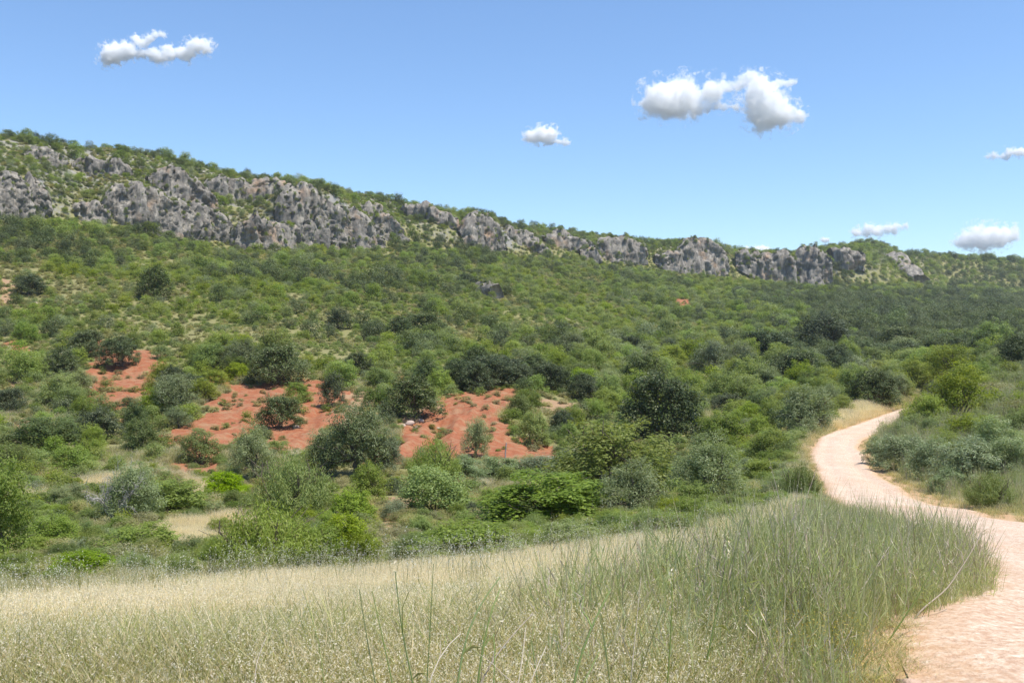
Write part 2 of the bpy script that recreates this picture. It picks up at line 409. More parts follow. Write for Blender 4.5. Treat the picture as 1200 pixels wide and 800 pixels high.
def ground_mat():
    t = NT('valley soil')
    p = t.pos()
    n1 = t.noise(0.35, 6, p, 0.65); n2 = t.noise(2.2, 6, p, 0.7); n3 = t.noise(0.06, 4, p); n4 = t.noise(14, 3, p, 0.7)
    soil = t.mix(t.ramp(n1, [(0.3, (0.10, 0.105, 0.04)), (0.5, (0.19, 0.165, 0.075)), (0.68, (0.27, 0.205, 0.115))]), (0.12, 0.13, 0.045), (0.30, 0.24, 0.15))
    soil = t.mix(n2, t.mix(n1, (0.13, 0.15, 0.048), (0.24, 0.22, 0.095)), t.mix(n3, (0.20, 0.20, 0.075), (0.34, 0.27, 0.15)))
    red = t.mix(t.ramp(n2, [(0.3, 0.0), (0.7, 1.0)]), (0.235, 0.076, 0.034), (0.375, 0.145, 0.072))
    red = t.mix(t.ramp(t.noise(0.8, 6, p, 0.7), [(0.46, 0.0), (0.64, 0.85)]), red, (0.34, 0.20, 0.11))
    tan = t.mix(n2, (0.26, 0.15, 0.085), (0.42, 0.29, 0.17))
    straw = t.mix(n2, (0.46, 0.39, 0.20), (0.62, 0.54, 0.32))
    straw = t.mix(t.ramp(n1, [(0.45, 0.0), (0.65, 0.7)]), straw, (0.36, 0.34, 0.14))
    wob = t.math('MULTIPLY_ADD', n2, 0.8, -0.4)
    def sel(a): return t.ramp(t.math('ADD', t.attr(a), wob), [(0.35, 0.0), (0.6, 1.0)])
    c = t.mix(sel('tan'), soil, tan)
    c = t.mix(sel('red'), c, red)
    c = t.mix(sel('straw'), c, straw)
    # bare limestone where the slope is steep
    g = t.n('ShaderNodeNewGeometry'); sx = t.n('ShaderNodeSeparateXYZ'); t.l(g.outputs['True Normal'], sx.inputs[0])
    rk = t.mix(t.noise(0.5, 8, p, 0.7), (0.16, 0.15, 0.135), (0.36, 0.34, 0.31))
    far = t.n('ShaderNodeSeparateXYZ'); t.l(p, far.inputs[0])
    steep = t.math('MULTIPLY', t.math('GREATER_THAN', far.outputs[1], 180.0), t.ramp(t.math('ADD', sx.outputs[2], t.math('MULTIPLY_ADD', n1, 0.4, -0.2)), [(0.58, 1.0), (0.70, 0.0)]))
    c = t.mix(steep, c, rk)
    c = t.mix(t.math('MULTIPLY', t.attr('crag'), t.ramp(t.noise(0.16, 6, p, 0.7), [(0.40, 0.0), (0.54, 0.9)])), c, rk)
    # pale verge by the track
    c = t.mix(sel('verge'), c, t.mix(n2, (0.42, 0.24, 0.12), (0.56, 0.40, 0.24)))
    h = t.math('ADD', n2, t.math('MULTIPLY', n4, 0.3))
    t.diffuse(c, t.bump(h, 0.6, 0.12)); return t.m
def rock_mat():
    t = NT('grey limestone')
    p = t.pos()
    mp = t.n('ShaderNodeMapping'); mp.inputs['Scale'].default_value = (0.5, 0.5, 0.09); t.l(p, mp.inputs[0])
    streak = t.noise(1.0, 7, mp.outputs[0], 0.65)
    n = t.noise(0.25, 8, p, 0.7); n2 = t.noise(1.3, 5, p, 0.7)
    c = t.mix(t.ramp(n, [(0.36, 0.0), (0.66, 1.0)]), (0.225, 0.20, 0.168), (0.46, 0.41, 0.34))
    c = t.mix(t.ramp(streak, [(0.46, 0.75), (0.60, 0.0)]), c, (0.125, 0.115, 0.105))
    c = t.mix(t.ramp(t.noise(0.11, 5, p), [(0.57, 0.0), (0.70, 0.75)]), c, (0.42, 0.28, 0.18))
    c = t.mix(t.ramp(n2, [(0.60, 0.0), (0.72, 0.55)]), c, (0.10, 0.115, 0.055))
    h = t.math('ADD', t.math('MULTIPLY', n2, 0.5), n)
    t.diffuse(c, t.bump(h, 0.9, 0.9), 0.95, 0.1); return t.m
def road_mat():
    t = NT('pale track dirt')
    p = t.pos()
    n = t.noise(0.9, 6, p, 0.65); f = t.noise(16, 5, p, 0.75); m = t.noise(5, 4, p, 0.7)
    c = t.mix(t.ramp(n, [(0.32, 0.0), (0.68, 1.0)]), (0.57, 0.425, 0.31), (0.74, 0.625, 0.50))
    c = t.mix(t.ramp(t.noise(0.45, 5, p, 0.6), [(0.42, 0.0), (0.62, 0.55)]), c, (0.58, 0.41, 0.285))
    c = t.mix(t.ramp(f, [(0.40, 0.65), (0.56, 0.0)]), c, (0.38, 0.21, 0.13))
    c = t.mix(t.ramp(f, [(0.56, 0.0), (0.70, 0.6)]), c, (0.82, 0.74, 0.64))
    c = t.mix(t.math('MULTIPLY', t.attr('edge'), t.ramp(m, [(0.3, 0.2), (0.7, 0.95)])), c, (0.50, 0.30, 0.15))
    h = t.math('ADD', t.math('MULTIPLY', f, 0.5), m)
    t.diffuse(c, t.bump(h, 0.7, 0.05), 0.95, 0.1); return t.m
def stone_mat(name, a, b):
    t = NT(name)
    co = t.n('ShaderNodeTexCoord').outputs['Object']; oi = t.n('ShaderNodeObjectInfo')
    n = t.noise(3, 6, co, 0.7)
    c = t.mix(n, a, b)
    c = t.mix(t.math('MULTIPLY', t.n('ShaderNodeNewGeometry').outputs['Random Per Island'], 0.5), c, (0.45, 0.24, 0.15))
    t.diffuse(c, t.bump(n, 0.7, 0.08), 0.9, 0.15); return t.m
M['ground'] = ground_mat(); M['rock'] = rock_mat(); M['road'] = road_mat()
M['stone'] = stone_mat('pale field stone', (0.34, 0.31, 0.27), (0.62, 0.58, 0.52))
M['pebble'] = stone_mat('track pebbles', (0.34, 0.22, 0.15), (0.72, 0.60, 0.48))

# ------------------------------------------------------------------ terrain, track
def build_terrain():
    a_in = np.arctan((np.arange(-90, 1291, 2.0) - 600) / F)
    a_out = np.linspace(a_in[-1], a_in[0] + 2 * math.pi, 90)[1:-1]
    ang = np.r_[a_in, a_out]
    rad = np.r_[np.exp(np.linspace(math.log(0.9), math.log(40), 120)), np.exp(np.linspace(math.log(40), math.log(140), 100))[1:], np.exp(np.linspace(math.log(140), math.log(1100), 190))[1:], np.exp(np.linspace(math.log(1100), math.log(2600), 12))[1:]]
    A, Rr = np.meshgrid(ang, rad, indexing='ij')
    X, Y = Rr * np.sin(A), Rr * np.cos(A)
    Zz = Z(X, Y)
    na, nr = A.shape
    V = np.c_[X.ravel(), Y.ravel(), Zz.ravel()]
    V = np.r_[V, [[0, 0, -1.6]]]
    i = np.arange(na)[:, None]; j = np.arange(nr - 1)[None, :]
    i2 = (i + 1) % na
    Q = np.stack([i * nr + j, i * nr + j + 1, i2 * nr + j + 1, i2 * nr + j], -1).reshape(-1, 4)[:, ::-1]
    T = np.stack([np.full(na, na * nr), (np.arange(na) + 1) % na * nr, np.arange(na) * nr], -1)[:, ::-1]
    Q = Q[:, ::-1]; 
    me = mesh_np('terrain', V, [Q, T[:, ::-1] * 1], [M['ground']], smooth=True)
    x, y = V[:, 0], V[:, 1]
    red, tan, st, fld = masks(x, y)
    off, rz, side = road_info(x, y)
    verge = (1 - sstep(0.1, 1.6, off))
    yy = np.maximum(y, 2.0); pxx = 600 + F * x / yy; ry = RDIST(pxx)
    crag = sstep(0.86, 0.9, yy / ry) * (1 - sstep(1.0, 1.05, yy / ry)) * (1 - sstep(1040, 1100, pxx)) * (y > 50)
    for n, d in (('crag', crag), ('red', red), ('tan', tan), ('straw', st), ('verge', verge)):
        at = me.attributes.new(n, 'FLOAT', 'POINT'); at.data.foreach_set('value', d.astype(np.float32))
    return link('terrain', me, kind='structure', label='valley floor and scrubby hillside rising to a long ridge', category='hillside')
build_terrain()
def build_road():
    nu = 25
    s = np.linspace(0, 1, nu)
    e = np.array([fbm(np.arange(NR) * 0.13, np.full(NR, 3.0), 0, k, 3) for k in (71, 72)]) * 0.45
    d = (RR - RL); ln = np.hypot(d[:, 0], d[:, 1])[:, None]; u = d / ln
    L = RL + u * e[0][:, None] * np.minimum(1, ln / 4); Rg = RR + u * e[1][:, None] * np.minimum(1, ln / 4)
    P = L[:, None, :] * (1 - s)[None, :, None] + Rg[:, None, :] * s[None, :, None]
    x, y = P[..., 0], P[..., 1]
    off, rz, side = road_info(x, y)
    rut = -0.05 * (np.exp(-((s - 0.27) / 0.09) ** 2) + np.exp(-((s - 0.73) / 0.09) ** 2)) + 0.03
    edge = np.clip((np.abs(s - 0.5) - 0.36) / 0.14, 0, 1)
    z = rz.reshape(x.shape) + rut[None, :] - 0.07 * edge[None, :] ** 2 + 0.018 * fbm(x / 0.4, y / 0.4, 0, 9, 3)
    V = np.c_[x.ravel(), y.ravel(), z.ravel()]
    i = np.arange(NR - 1)[:, None]; j = np.arange(nu - 1)[None, :]
    Q = np.stack([i * nu + j, i * nu + j + 1, (i + 1) * nu + j + 1, (i + 1) * nu + j], -1).reshape(-1, 4)
    me = mesh_np('dirt_road', V, Q, [M['road']], smooth=True)
    ed = np.tile(edge, (NR, 1)); ed[:, nu // 2:] *= 1.3
    at = me.attributes.new('edge', 'FLOAT', 'POINT'); at.data.foreach_set('value', np.clip(ed, 0, 1).ravel().astype(np.float32))
    link('dirt_road', me, kind='structure', label='pale pinkish dirt track curving up the valley', category='track')
build_road()

ICO = None
def ico(sub=1):
    import bmesh
    bm = bmesh.new(); bmesh.ops.create_icosphere(bm, subdivisions=sub, radius=1)
    bm.verts.ensure_lookup_table()
    V = np.array([v.co[:] for v in bm.verts]); T = np.array([[v.index for v in f.verts] for f in bm.faces]); bm.free()
    return V, T
def stone_np(seed, sub=2, rough=0.35):
    V, T = ico(sub)
    d = 1 + rough * fbm(V[:, 0] * 1.3 + seed * 5.1, V[:, 1] * 1.3, V[:, 2] * 1.3, seed, 3)
    W = V * d[:, None]
    W = np.sign(W) * np.abs(W) ** 0.85
    return W, T
def build_pebbles():
    V0, T0 = ico(1)
    Vs, Ts, n = [], [], 0
    k = 0
    while k < 2600:
        y = 3.2 * (15 / 3.2) ** (R.random() ** 1.3); i = np.searchsorted(RC[:, 1], y); i = min(i, NR - 1)
        s = R.random() ** 0.8 * 1.1 - 0.05
        x = RL[i, 0] * (1 - s) + RR[i, 0] * s
        if abs(600 + F * x / y - 600) > 660: 
            if R.random() < 0.9: continue
        sz = min(0.06, 0.008 + 0.013 * R.expovariate(1.0)) * (1 + 0.006 * y)
        W = V0 * (1 + 0.35 * rng.standard_normal((len(V0), 1)).clip(-1, 1)) * np.array([sz * R.uniform(0.8, 1.5), sz * R.uniform(0.8, 1.3), sz * R.uniform(0.5, 0.8)])
        Vs.append(W + [x, RC[i, 1], rcz[i] - 0.008 + sz * 0.2]); Ts.append(T0 + n); n += len(V0); k += 1
    me = mesh_np('gravel', np.concatenate(Vs), np.concatenate(Ts), [M['pebble']])
    link('gravel', me, kind='stuff', label='loose pale and rusty pebbles scattered over the dirt track', category='gravel')
build_pebbles()

# ------------------------------------------------------------------ cliffs
def outcrop(label, knots, seed, depth=9.0, out=2.5):
    """rock face whose foot stands on the hillside: knots (bearing px, foot py, top py)"""
    K = np.array(knots, float)
    feet = np.array([ray_ground(a, b + 2, Z, 60) for a, b, c in K])
    K[:, 2] -= 3.0 * sstep(590, 640, K[:, 0]) * (K[:, 0] < 1030)
    Yk = smooth1(feet[:, 1], 1.2, 0)
    xk = (K[:, 0] - 600) / F * Yk
    span = np.hypot(np.diff(xk), np.diff(Yk)); d = np.r_[0, np.cumsum(span)]
    res = 0.0014 * Yk.mean()
    nu = int(max(14, min(260, d[-1] / res)))
    t = np.linspace(0, d[-1], nu)
    x = np.interp(t, d, xk); y = np.interp(t, d, Yk)
    zf = np.interp(t, d, (400 - K[:, 1]) * Yk / F); zt = np.interp(t, d, (400 - K[:, 2]) * Yk / F)
    sc = Yk.mean() / 450.0
    H = (zt - zf)
    wt = worley(t / sc / 5, t * 0 + seed, 0.0, seed + 41)
    ztj = zt + sc * (1.6 * fbm(t / (5 * sc), t * 0 + seed, 0, seed, 4) + 1.5 * (wt[2] - 0.5) - 0.6 * (1 - sstep(0, 0.3, wt[1] - wt[0]))) - 0.3 * sc
    endt = np.minimum(1, np.minimum(t, d[-1] - t) / (0.10 * d[-1] + 1e-6)) ** 0.5
    nv = int(max(12, min(110, H.max() / res)))
    front = np.linspace(0, 1, nv)
    rows = []
    ux = np.gradient(x); uy = np.gradient(y); ul = np.hypot(ux, uy); nx, ny = uy / ul, -ux / ul   # toward the camera
    nx, ny = smooth1(nx, 4, 0), smooth1(ny, 4, 0)
    lean = 0.30
    for f in front:
        z = zf - 3 * sc + (ztj - zf + 3 * sc) * f
        off = out * sc - lean * (z - zf) * 0.6
        q = 1 / sc
        fl = 1 - np.abs(fbm(t * q / 7, z * q / 26, seed * 1.3, seed + 3, 4)) * 2.2       # vertical ribs and clefts
        ld = fbm(t * q / 16, z * q / 4.5, seed * 2.1, seed + 5, 4)                     # ledges
        fi = fbm(t * q / 2.2, z * q / 2.6, seed * 0.7, seed + 9, 3)
        big = fbm(t * q / 22, z * q / 22, seed, seed + 11, 2)
        wx = 0.5 * fi
        w1 = worley(t * q / 5.5 + wx, z * q / 19.0 + wx, seed * 1.7, seed + 31)
        w2 = worley(t * q / 2.0 + wx, z * q / 7.0, seed * 2.9, seed + 37)
        blk = (w1[2] - 0.5) * 2.4 - 1.3 * (1 - sstep(0, 0.25, w1[1] - w1[0])) + (w2[2] - 0.5) * 1.1 - 0.5 * (1 - sstep(0, 0.3, w2[1] - w2[0]))
        dsp = sc * (1.6 * fl + 0.9 * ld + 0.5 * fi + 3.0 * big + blk)
        dsp = dsp * (0.55 + 0.45 * endt) - (1 - endt) * 2 * sc - 2.2 * sc * sstep(0.86, 1, f)
        rows.append(np.stack([x + nx * (off + dsp), y + ny * (off + dsp), z + sc * 0.7 * fbm(t * q / 3, z * q / 3, 5, seed + 13, 3)], 1))
    top = rows[-1]
    for k, g in enumerate((0.15, 0.4, 0.7, 1.0)):                  # the top runs back into the hill
        b = np.stack([top[:, 0] - nx * depth * sc * g, top[:, 1] - ny * depth * sc * g, top[:, 2] + sc * (1.2 * fbm(t / 4 / sc, t * 0 + k * 3.7, seed, seed + 20, 3)) - sc * 6 * g ** 3], 1)
        rows.append(b)
    bk = rows[-1].copy(); bk[:, 2] = zf - 3 * sc; rows.append(bk)
    G = np.array(rows); nr = len(rows)
    V = G.reshape(-1, 3)
    i = np.arange(nr - 1)[:, None]; j = np.arange(nu - 1)[None, :]
    Q = np.stack([i * nu + j, i * nu + j + 1, (i + 1) * nu + j + 1, (i + 1) * nu + j], -1).reshape(-1, 4)
    caps = [np.array([[r * nu + c for r in (range(nr) if c else range(nr - 1, -1, -1))]]) for c in (0, nu - 1)]
    base = V.mean(0); base[2] = zf.min()
    me = mesh_np('rock_face', V - base, [Q] + caps, [M['rock']], smooth=True)
    o = link('rock_outcrop', me, label=label, category='rock outcrop', group='limestone outcrops along the ridge')
    o.location = base
    return o, G[nv - 3:nv + 4].reshape(-1, 3), V
CRAGS = []
for i, (lab, kn) in enumerate([
 ('broken brownish cliff at the very left end of the ridge', [(-60,250,205),(-30,250,200),(0,252,197),(18,253,194),(32,250,206),(38,246,220)]),
 ('pale tapering buttress standing next to the leftmost cliff', [(33,250,212),(41,250,200),(48,252,207),(54,254,222),(62,252,238)]),
 ('small rock block between the pale buttress and the long overhung cliff', [(85,250,240),(96,253,232),(112,256,230),(122,260,236),(130,262,246)]),
 ('long grey overhung cliff sloping down to the right, left part of ridge', [(116,250,236),(126,256,222),(138,260,213),(160,264,210),(180,270,216),(200,273,228),(215,274,232),(235,276,237),(250,279,242),(268,278,252),(277,272,262)]),
 ('low blocky grey cliff between the long cliff and the tall buttress', [(270,284,266),(280,289,259),(290,292,254),(300,294,246),(315,296,257),(330,293,258),(342,290,262),(353,286,270)]),
 ('tallest and broadest grey buttress of the whole ridge', [(322,262,243),(330,270,226),(342,278,217),(355,284,213),(370,289,214),(385,291,226),(398,292,236),(408,291,242),(418,290,258)]),
 ('narrow ribs of rock joining the right flank of the tallest buttress', [(408,288,246),(418,290,240),(428,289,250),(437,287,262),(446,282,272)]),
 ('slanting grey slab halfway between tallest buttress and rounded crag', [(436,268,252),(446,272,246),(456,277,246),(468,282,258),(476,282,272),(482,280,278)]),
 ('pale broken rock band right under the skyline, left of rounded crag', [(470,248,240),(482,250,237),(498,256,238),(512,260,242),(524,262,247),(536,260,254)]),
 ('rounded crag jutting above the skyline near the middle of the ridge', [(541,284,266),(547,286,252),(555,288,245),(566,290,243),(576,290,248),(583,291,258),(589,292,274),(594,292,288)]),
 ('low pale hump just right of the rounded skyline crag', [(594,280,268),(602,281,263),(612,281,265),(622,283,272),(632,285,280)]),
 ('slanting pale slab in the bushes below the low hump', [(618,290,284),(628,295,282),(638,299,286),(648,301,296)]),
 ('thin broken ledge of rock under the flat middle skyline', [(640,284,275),(652,287,278),(668,288,280),(682,290,282),(692,292,288)]),
 ('small dark boulder cliff below the thin middle ledge', [(680,300,291),(690,304,290),(698,307,294),(706,308,302)]),
 ('pale ribbed cliff where the middle skyline dips', [(700,298,288),(712,300,281),(724,302,279),(736,304,279),(746,305,283),(758,303,294)]),
 ('wide speckled rock face with a rounded top, centre right of ridge', [(768,310,298),(780,314,297),(795,319,295),(808,322,287),(820,322,280),(832,320,280),(842,317,286),(852,310,296)]),
 ('broken grey face between the speckled dome and the ribbed cliff', [(862,308,298),(872,314,297),(888,321,300),(905,328,300),(920,332,296),(934,333,304)]),
 ('tall ribbed grey cliff left of the flat green hilltop', [(928,318,300),(938,328,292),(948,333,289),(958,336,288),(968,336,291),(978,334,302)]),
 ('short grey cliff right under the flat green hilltop', [(974,306,292),(985,309,290),(998,310,291),(1010,311,297)]),
 ('thin grey rib running down the right flank of green hilltop', [(1040,300,294),(1048,308,298),(1056,317,305),(1062,324,313),(1070,331,324)]),
 ('dark shelf of rock near the top of the far left slope', [(34,188,176),(46,191,169),(60,193,171),(72,192,177),(82,190,183)]),
 ('pale broken shelf above the small rock block, upper left slope', [(84,196,183),(96,199,178),(112,203,183),(126,205,182),(140,206,185),(156,204,194)]),
 ('grey upper cliff above the right half of the long overhung cliff', [(176,220,202),(188,226,195),(202,231,192),(216,235,196),(230,242,206),(244,249,216),(258,250,232)]),
 ('grey wall on the skyline left of the tallest buttress', [(244,228,208),(262,232,203),(278,234,205),(294,231,207),(310,228,207),(326,226,209),(340,225,214)]),
 ('grey broken band right on the skyline between hump and ribbed cliff', [(636,280,275),(650,281,273),(668,283,274),(684,285,278)]),
 ('grey rocks on the skyline behind the pale ribbed cliff', [(722,290,280),(734,291,280),(748,293,283),(758,294,288)]),
 ('grey skyline rocks between the speckled dome and the ribbed grey cliff', [(872,306,297),(884,308,296),(900,310,299),(912,311,303)]),
 ('broken grey rocks on the crest right above the slanting slab', [(424,246,234),(436,249,233),(450,251,238)]),
 ('pale rock scar alone in the middle of the green slope', [(555,339,334),(558,343,329),(562,346,329),(566,347,336)]),
 ]):
    CRAGS.append(outcrop(lab, kn, 100 + i * 7, depth=9 if i < 20 else 4, out=2.5 if i < 20 else 0.6))

# ------------------------------------------------------------------ plants: leaf clumps, limbs
def unit(v): return v / (np.linalg.norm(v, axis=-1, keepdims=True) + 1e-9)
def leaves_np(pos, nrm, size, aspect, g, axis=None):
    """one pointed leaf-shaped face per position"""
    n = len(pos)
    a = g.standard_normal((n, 3)) if axis is None else axis + 0.35 * g.standard_normal((n, 3))
    nrm = unit(nrm)
    a = unit(a - (a * nrm).sum(1, keepdims=True) * nrm)
    b = np.cross(nrm, a)
    L = (size * g.uniform(0.65, 1.35, n))[:, None]; W = L * aspect
    V = np.stack([pos - a * L * 0.5, pos + b * W * 0.5 - a * L * 0.05, pos + a * L * 0.5, pos - b * W * 0.5 - a * L * 0.05], 1).reshape(-1, 3)
    return V, np.arange(4 * n).reshape(n, 4)
def tube_np(P, r, k=5):
    P = np.asarray(P, float); r = np.asarray(r, float); n = len(P)
    T = unit(np.gradient(P, axis=0)); up = np.array([0.31, 0.17, 0.93]) if abs(T[0, 2]) < 0.8 else np.array([0.9, 0.3, 0.1])
    A = unit(np.cross(T, up)); B = np.cross(T, A)
    th = np.arange(k) * 2 * math.pi / k
    V = (P[:, None] + r[:, None, None] * (np.cos(th)[None, :, None] * A[:, None] + np.sin(th)[None, :, None] * B[:, None])).reshape(-1, 3)
    i = np.arange(n - 1)[:, None]; j = np.arange(k)[None, :]; j2 = (j + 1) % k
    Q = np.stack([i * k + j, i * k + j2, (i + 1) * k + j2, (i + 1) * k + j], -1).reshape(-1, 4)
    return V, Q
def join_np(parts):
    V, Q, n = [], [], 0
    for v, q in parts:
        V.append(v); Q.append(q + n); n += len(v)
    return np.concatenate(V), np.concatenate(Q)
def limb(g, a, b, r0, r1, wob=0.06, n=5):
    t = np.linspace(0, 1, n)[:, None]
    P = np.asarray(a) * (1 - t) + np.asarray(b) * t
    L = np.linalg.norm(np.asarray(b) - np.asarray(a))
    P[1:-1] += g.standard_normal((n - 2, 3)) * wob * L
    return tube_np(P, np.linspace(r0, r1, n), 5)

def crown_np(seed, n, leaf, aspect=0.5, base=0.0, nb=34, top=1.0, bump=0.15, spread=0.30, loose=0.3, upw=0.75, flat=0.0, tilt=0.0, skirt=True):
    """foliage of unit width and unit height: leaf clumps on a dome of sub-crowns"""
    g = np.random.default_rng(seed)
    C, Rb = [], []
    lop = g.uniform(-0.10, 0.10, 2)
    for k in range(nb):
        th = k * 2.39996 + g.uniform(-0.5, 0.5); u = (k + 0.5) / nb
        hz = 1 - u if skirt else u
        rr = math.sqrt(max(0.0, 1 - (hz * 0.96) ** 2))
        r = bump * g.uniform(0.65, 1.45)
        rad = (0.5 - r * 0.75) * rr * g.uniform(0.72, 1.12)
        zz = base + (top - base) * (0.06 + 0.86 * hz) * g.uniform(0.82, 1.06) - r * 0.25
        C.append((rad * math.cos(th) + lop[0] * hz, rad * math.sin(th) + lop[1] * hz, max(zz, base + r * 0.3))); Rb.append(r)
    for k in range(nb // 4):
        C.append((g.uniform(-0.2, 0.2), g.uniform(-0.2, 0.2), base + (top - base) * g.uniform(0.25, 0.7))); Rb.append(bump * 1.3)
    C = np.array(C); Rb = np.array(Rb)
    # clumps in the clump: twig ends
    ns = 7
    D = unit(g.standard_normal((len(C) * ns, 3)) + [0, 0, 0.35])
    C2 = np.repeat(C, ns, 0) + D * np.repeat(Rb, ns)[:, None] * 0.8; R2 = np.repeat(Rb, ns) * g.uniform(0.28, 0.6, len(C) * ns)
    C2[:, 2] = np.maximum(C2[:, 2], base * 0.9 + 0.01)
    p = R2 ** 2; p /= p.sum()
    w = g.choice(len(C2), n, p=p)
    d = unit(g.standard_normal((n, 3)))
    pos = C2[w] + d * (R2[w] * g.uniform(0.55, 1.1 + loose, n))[:, None]
    pos[:, 2] = np.maximum(pos[:, 2], 0.004 + g.uniform(0, 0.03, n))
    nr = d * 0.6 + D[w] * 0.5 + g.standard_normal((n, 3)) * 0.38 + [0, 0, upw]
    return leaves_np(pos, nr, leaf, aspect, g), C, Rb

def shoots_np(seed, n, per, leaf, aspect=0.16, h=1.0, lean=0.35):
    """upright broom: many thin shoots fanning from the base, each with narrow leaves"""
    g = np.random.default_rng(seed)
    P, A, N = [], [], []
    for k in range(n):
        th = g.uniform(0, 6.283); q = math.sqrt(g.uniform(0, 1))
        b = np.array([math.cos(th), math.sin(th), 0]) * q * 0.16
        tip = np.array([math.cos(th) * q * 0.46, math.sin(th) * q * 0.46, h * (1 - 0.55 * q ** 2) * g.uniform(0.72, 1.03)])
        t = g.uniform(0.12, 1, per) ** 0.75
        c = b + (tip - b) * t[:, None]; c[:, :2] += (tip - b)[:2] * 0.12 * np.sin(t * 3.14)[:, None]
        c += g.standard_normal((per, 3)) * 0.022
        P.append(c); A.append(np.tile(unit(tip - b), (per, 1))); N.append(np.tile([math.cos(th), math.sin(th), 0.5], (per, 1)))
    P = np.concatenate(P); A = np.concatenate(A); N = np.concatenate(N)
    P[:, 2] = np.maximum(P[:, 2], 0.01)
    return leaves_np(P, N + 0.7 * g.standard_normal(P.shape), leaf, aspect, g, A + [0, 0, 0.3])

def branches_np(seed, C, base=0.0, r=0.02, trunk=False):
    g = np.random.default_rng(seed)
    parts = []
    if trunk:
        fork = np.array([g.uniform(-.04, .04), g.uniform(-.04, .04), base + 0.10])
        parts.append(limb(g, (g.uniform(-.05, .05), g.uniform(-.05, .05), -0.05), fork, r * 1.6, r * 1.15, 0.05, 6))
    else: fork = np.array([0, 0, -0.03])
    sel = g.choice(len(C), min(len(C), 12), replace=False)
    for k in sel:
        s = fork if trunk else np.array([g.uniform(-.07, .07), g.uniform(-.07, .07), -0.03])
        parts.append(limb(g, s, C[k], r * g.uniform(0.5, 0.8), r * 0.2, 0.07, 5))
        for q in range(2):
            e = C[k] + g.standard_normal(3) * 0.09
            parts.append(limb(g, s + (C[k] - s) * 0.6, e, r * 0.3, r * 0.1, 0.06, 4))
    return join_np(parts)

KIND = {}      # kind -> list of (foliage mesh, wood mesh)
def add_kind(kind, mat, makers, wood='bark', r=0.02, base=0.0, trunk=False):
    L = []
    for s, mk in enumerate(makers):
        res = mk()
        (V, Q), C = (res[0], res[1]) if isinstance(res[0], tuple) else (res, None)
        if C is None:
            g = np.random.default_rng(s + 5); a = g.uniform(0, 6.28, 14); q = g.uniform(0.1, 0.4, 14)
            C = np.stack([np.cos(a) * q, np.sin(a) * q, g.uniform(0.5, 0.85, 14)], 1)
        f = mesh_np(kind + '_foliage', V, Q, [M[mat]])
        b = mesh_np(kind + '_wood', *branches_np(s + 40, C, base, r, trunk), [M[wood]], smooth=True)
        L.append((f, b))
    KIND[kind] = L
cr = crown_np
add_kind('mastic', 'mastic', [lambda s=s: cr(s, 13000, 0.033, 0.55, nb=46, bump=0.12, loose=0.12) for s in (1, 2, 3)])
add_kind('fresh', 'fresh', [lambda s=s: cr(s, 13000, 0.032, 0.48, nb=46, bump=0.12, loose=0.25) for s in (4, 5)])
add_kind('broom', 'broom', [lambda s=s: shoots_np(s, 300, 48, 0.05) for s in (6, 7)])
add_kind('oak', 'oakdark', [lambda s=s: cr(s, 17000, 0.028, 0.6, base=0.03, nb=48, bump=0.12, loose=0.1) for s in (8, 9, 10)])
add_kind('green', 'green', [lambda s=s: cr(s, 12000, 0.032, 0.55, nb=42, bump=0.13, loose=0.18) for s in (11, 12, 13)])
add_kind('olive', 'olive', [lambda s=s: cr(s, 15000, 0.036, 0.3, base=0.14, nb=40, bump=0.13, loose=0.3) for s in (14, 15, 16)], r=0.035, base=0.14, trunk=True)
add_kind('silver', 'silver', [lambda s=s: cr(s, 11000, 0.055, 0.2, nb=34, bump=0.14, loose=0.4, upw=0.5) for s in (17, 18, 19)])
add_kind('dwarf', 'dwarf', [lambda s=s: cr(s, 3500, 0.045, 0.4, nb=24, bump=0.15, loose=0.4) for s in (20, 21)])
def dead_np(seed):
    g = np.random.default_rng(seed); parts = []
    def grow(a, d, L, r, lv):
        b = a + d * L
        parts.append(limb(g, a, b, r, r * 0.55, 0.07, 5))
        if lv == 0: return
        for k in range(g.integers(3, 5)):
            dd = unit(d + 0.75 * g.standard_normal(3) + [0, 0, 0.12]); t = g.uniform(0.45, 1)
            grow(a + (b - a) * t, dd, L * g.uniform(0.5, 0.8), r * 0.5, lv - 1)
    for k in range(6):
        th = k * 1.05 + g.uniform(-.3, .3)
        grow(np.array([0, 0, 0.0]), unit(np.array([math.cos(th) * 0.8, math.sin(th) * 0.8, 0.9])), 0.34, 0.014, 3)
    V, Q = join_np(parts); V[:, 2] = np.abs(V[:, 2]); V[:, :2] *= 0.5 / np.abs(V[:, :2]).max(); V[:, 2] /= V[:, 2].max()
    return V, Q
DEAD = mesh_np('dead_branches', *dead_np(3), [M['dead']], smooth=True)

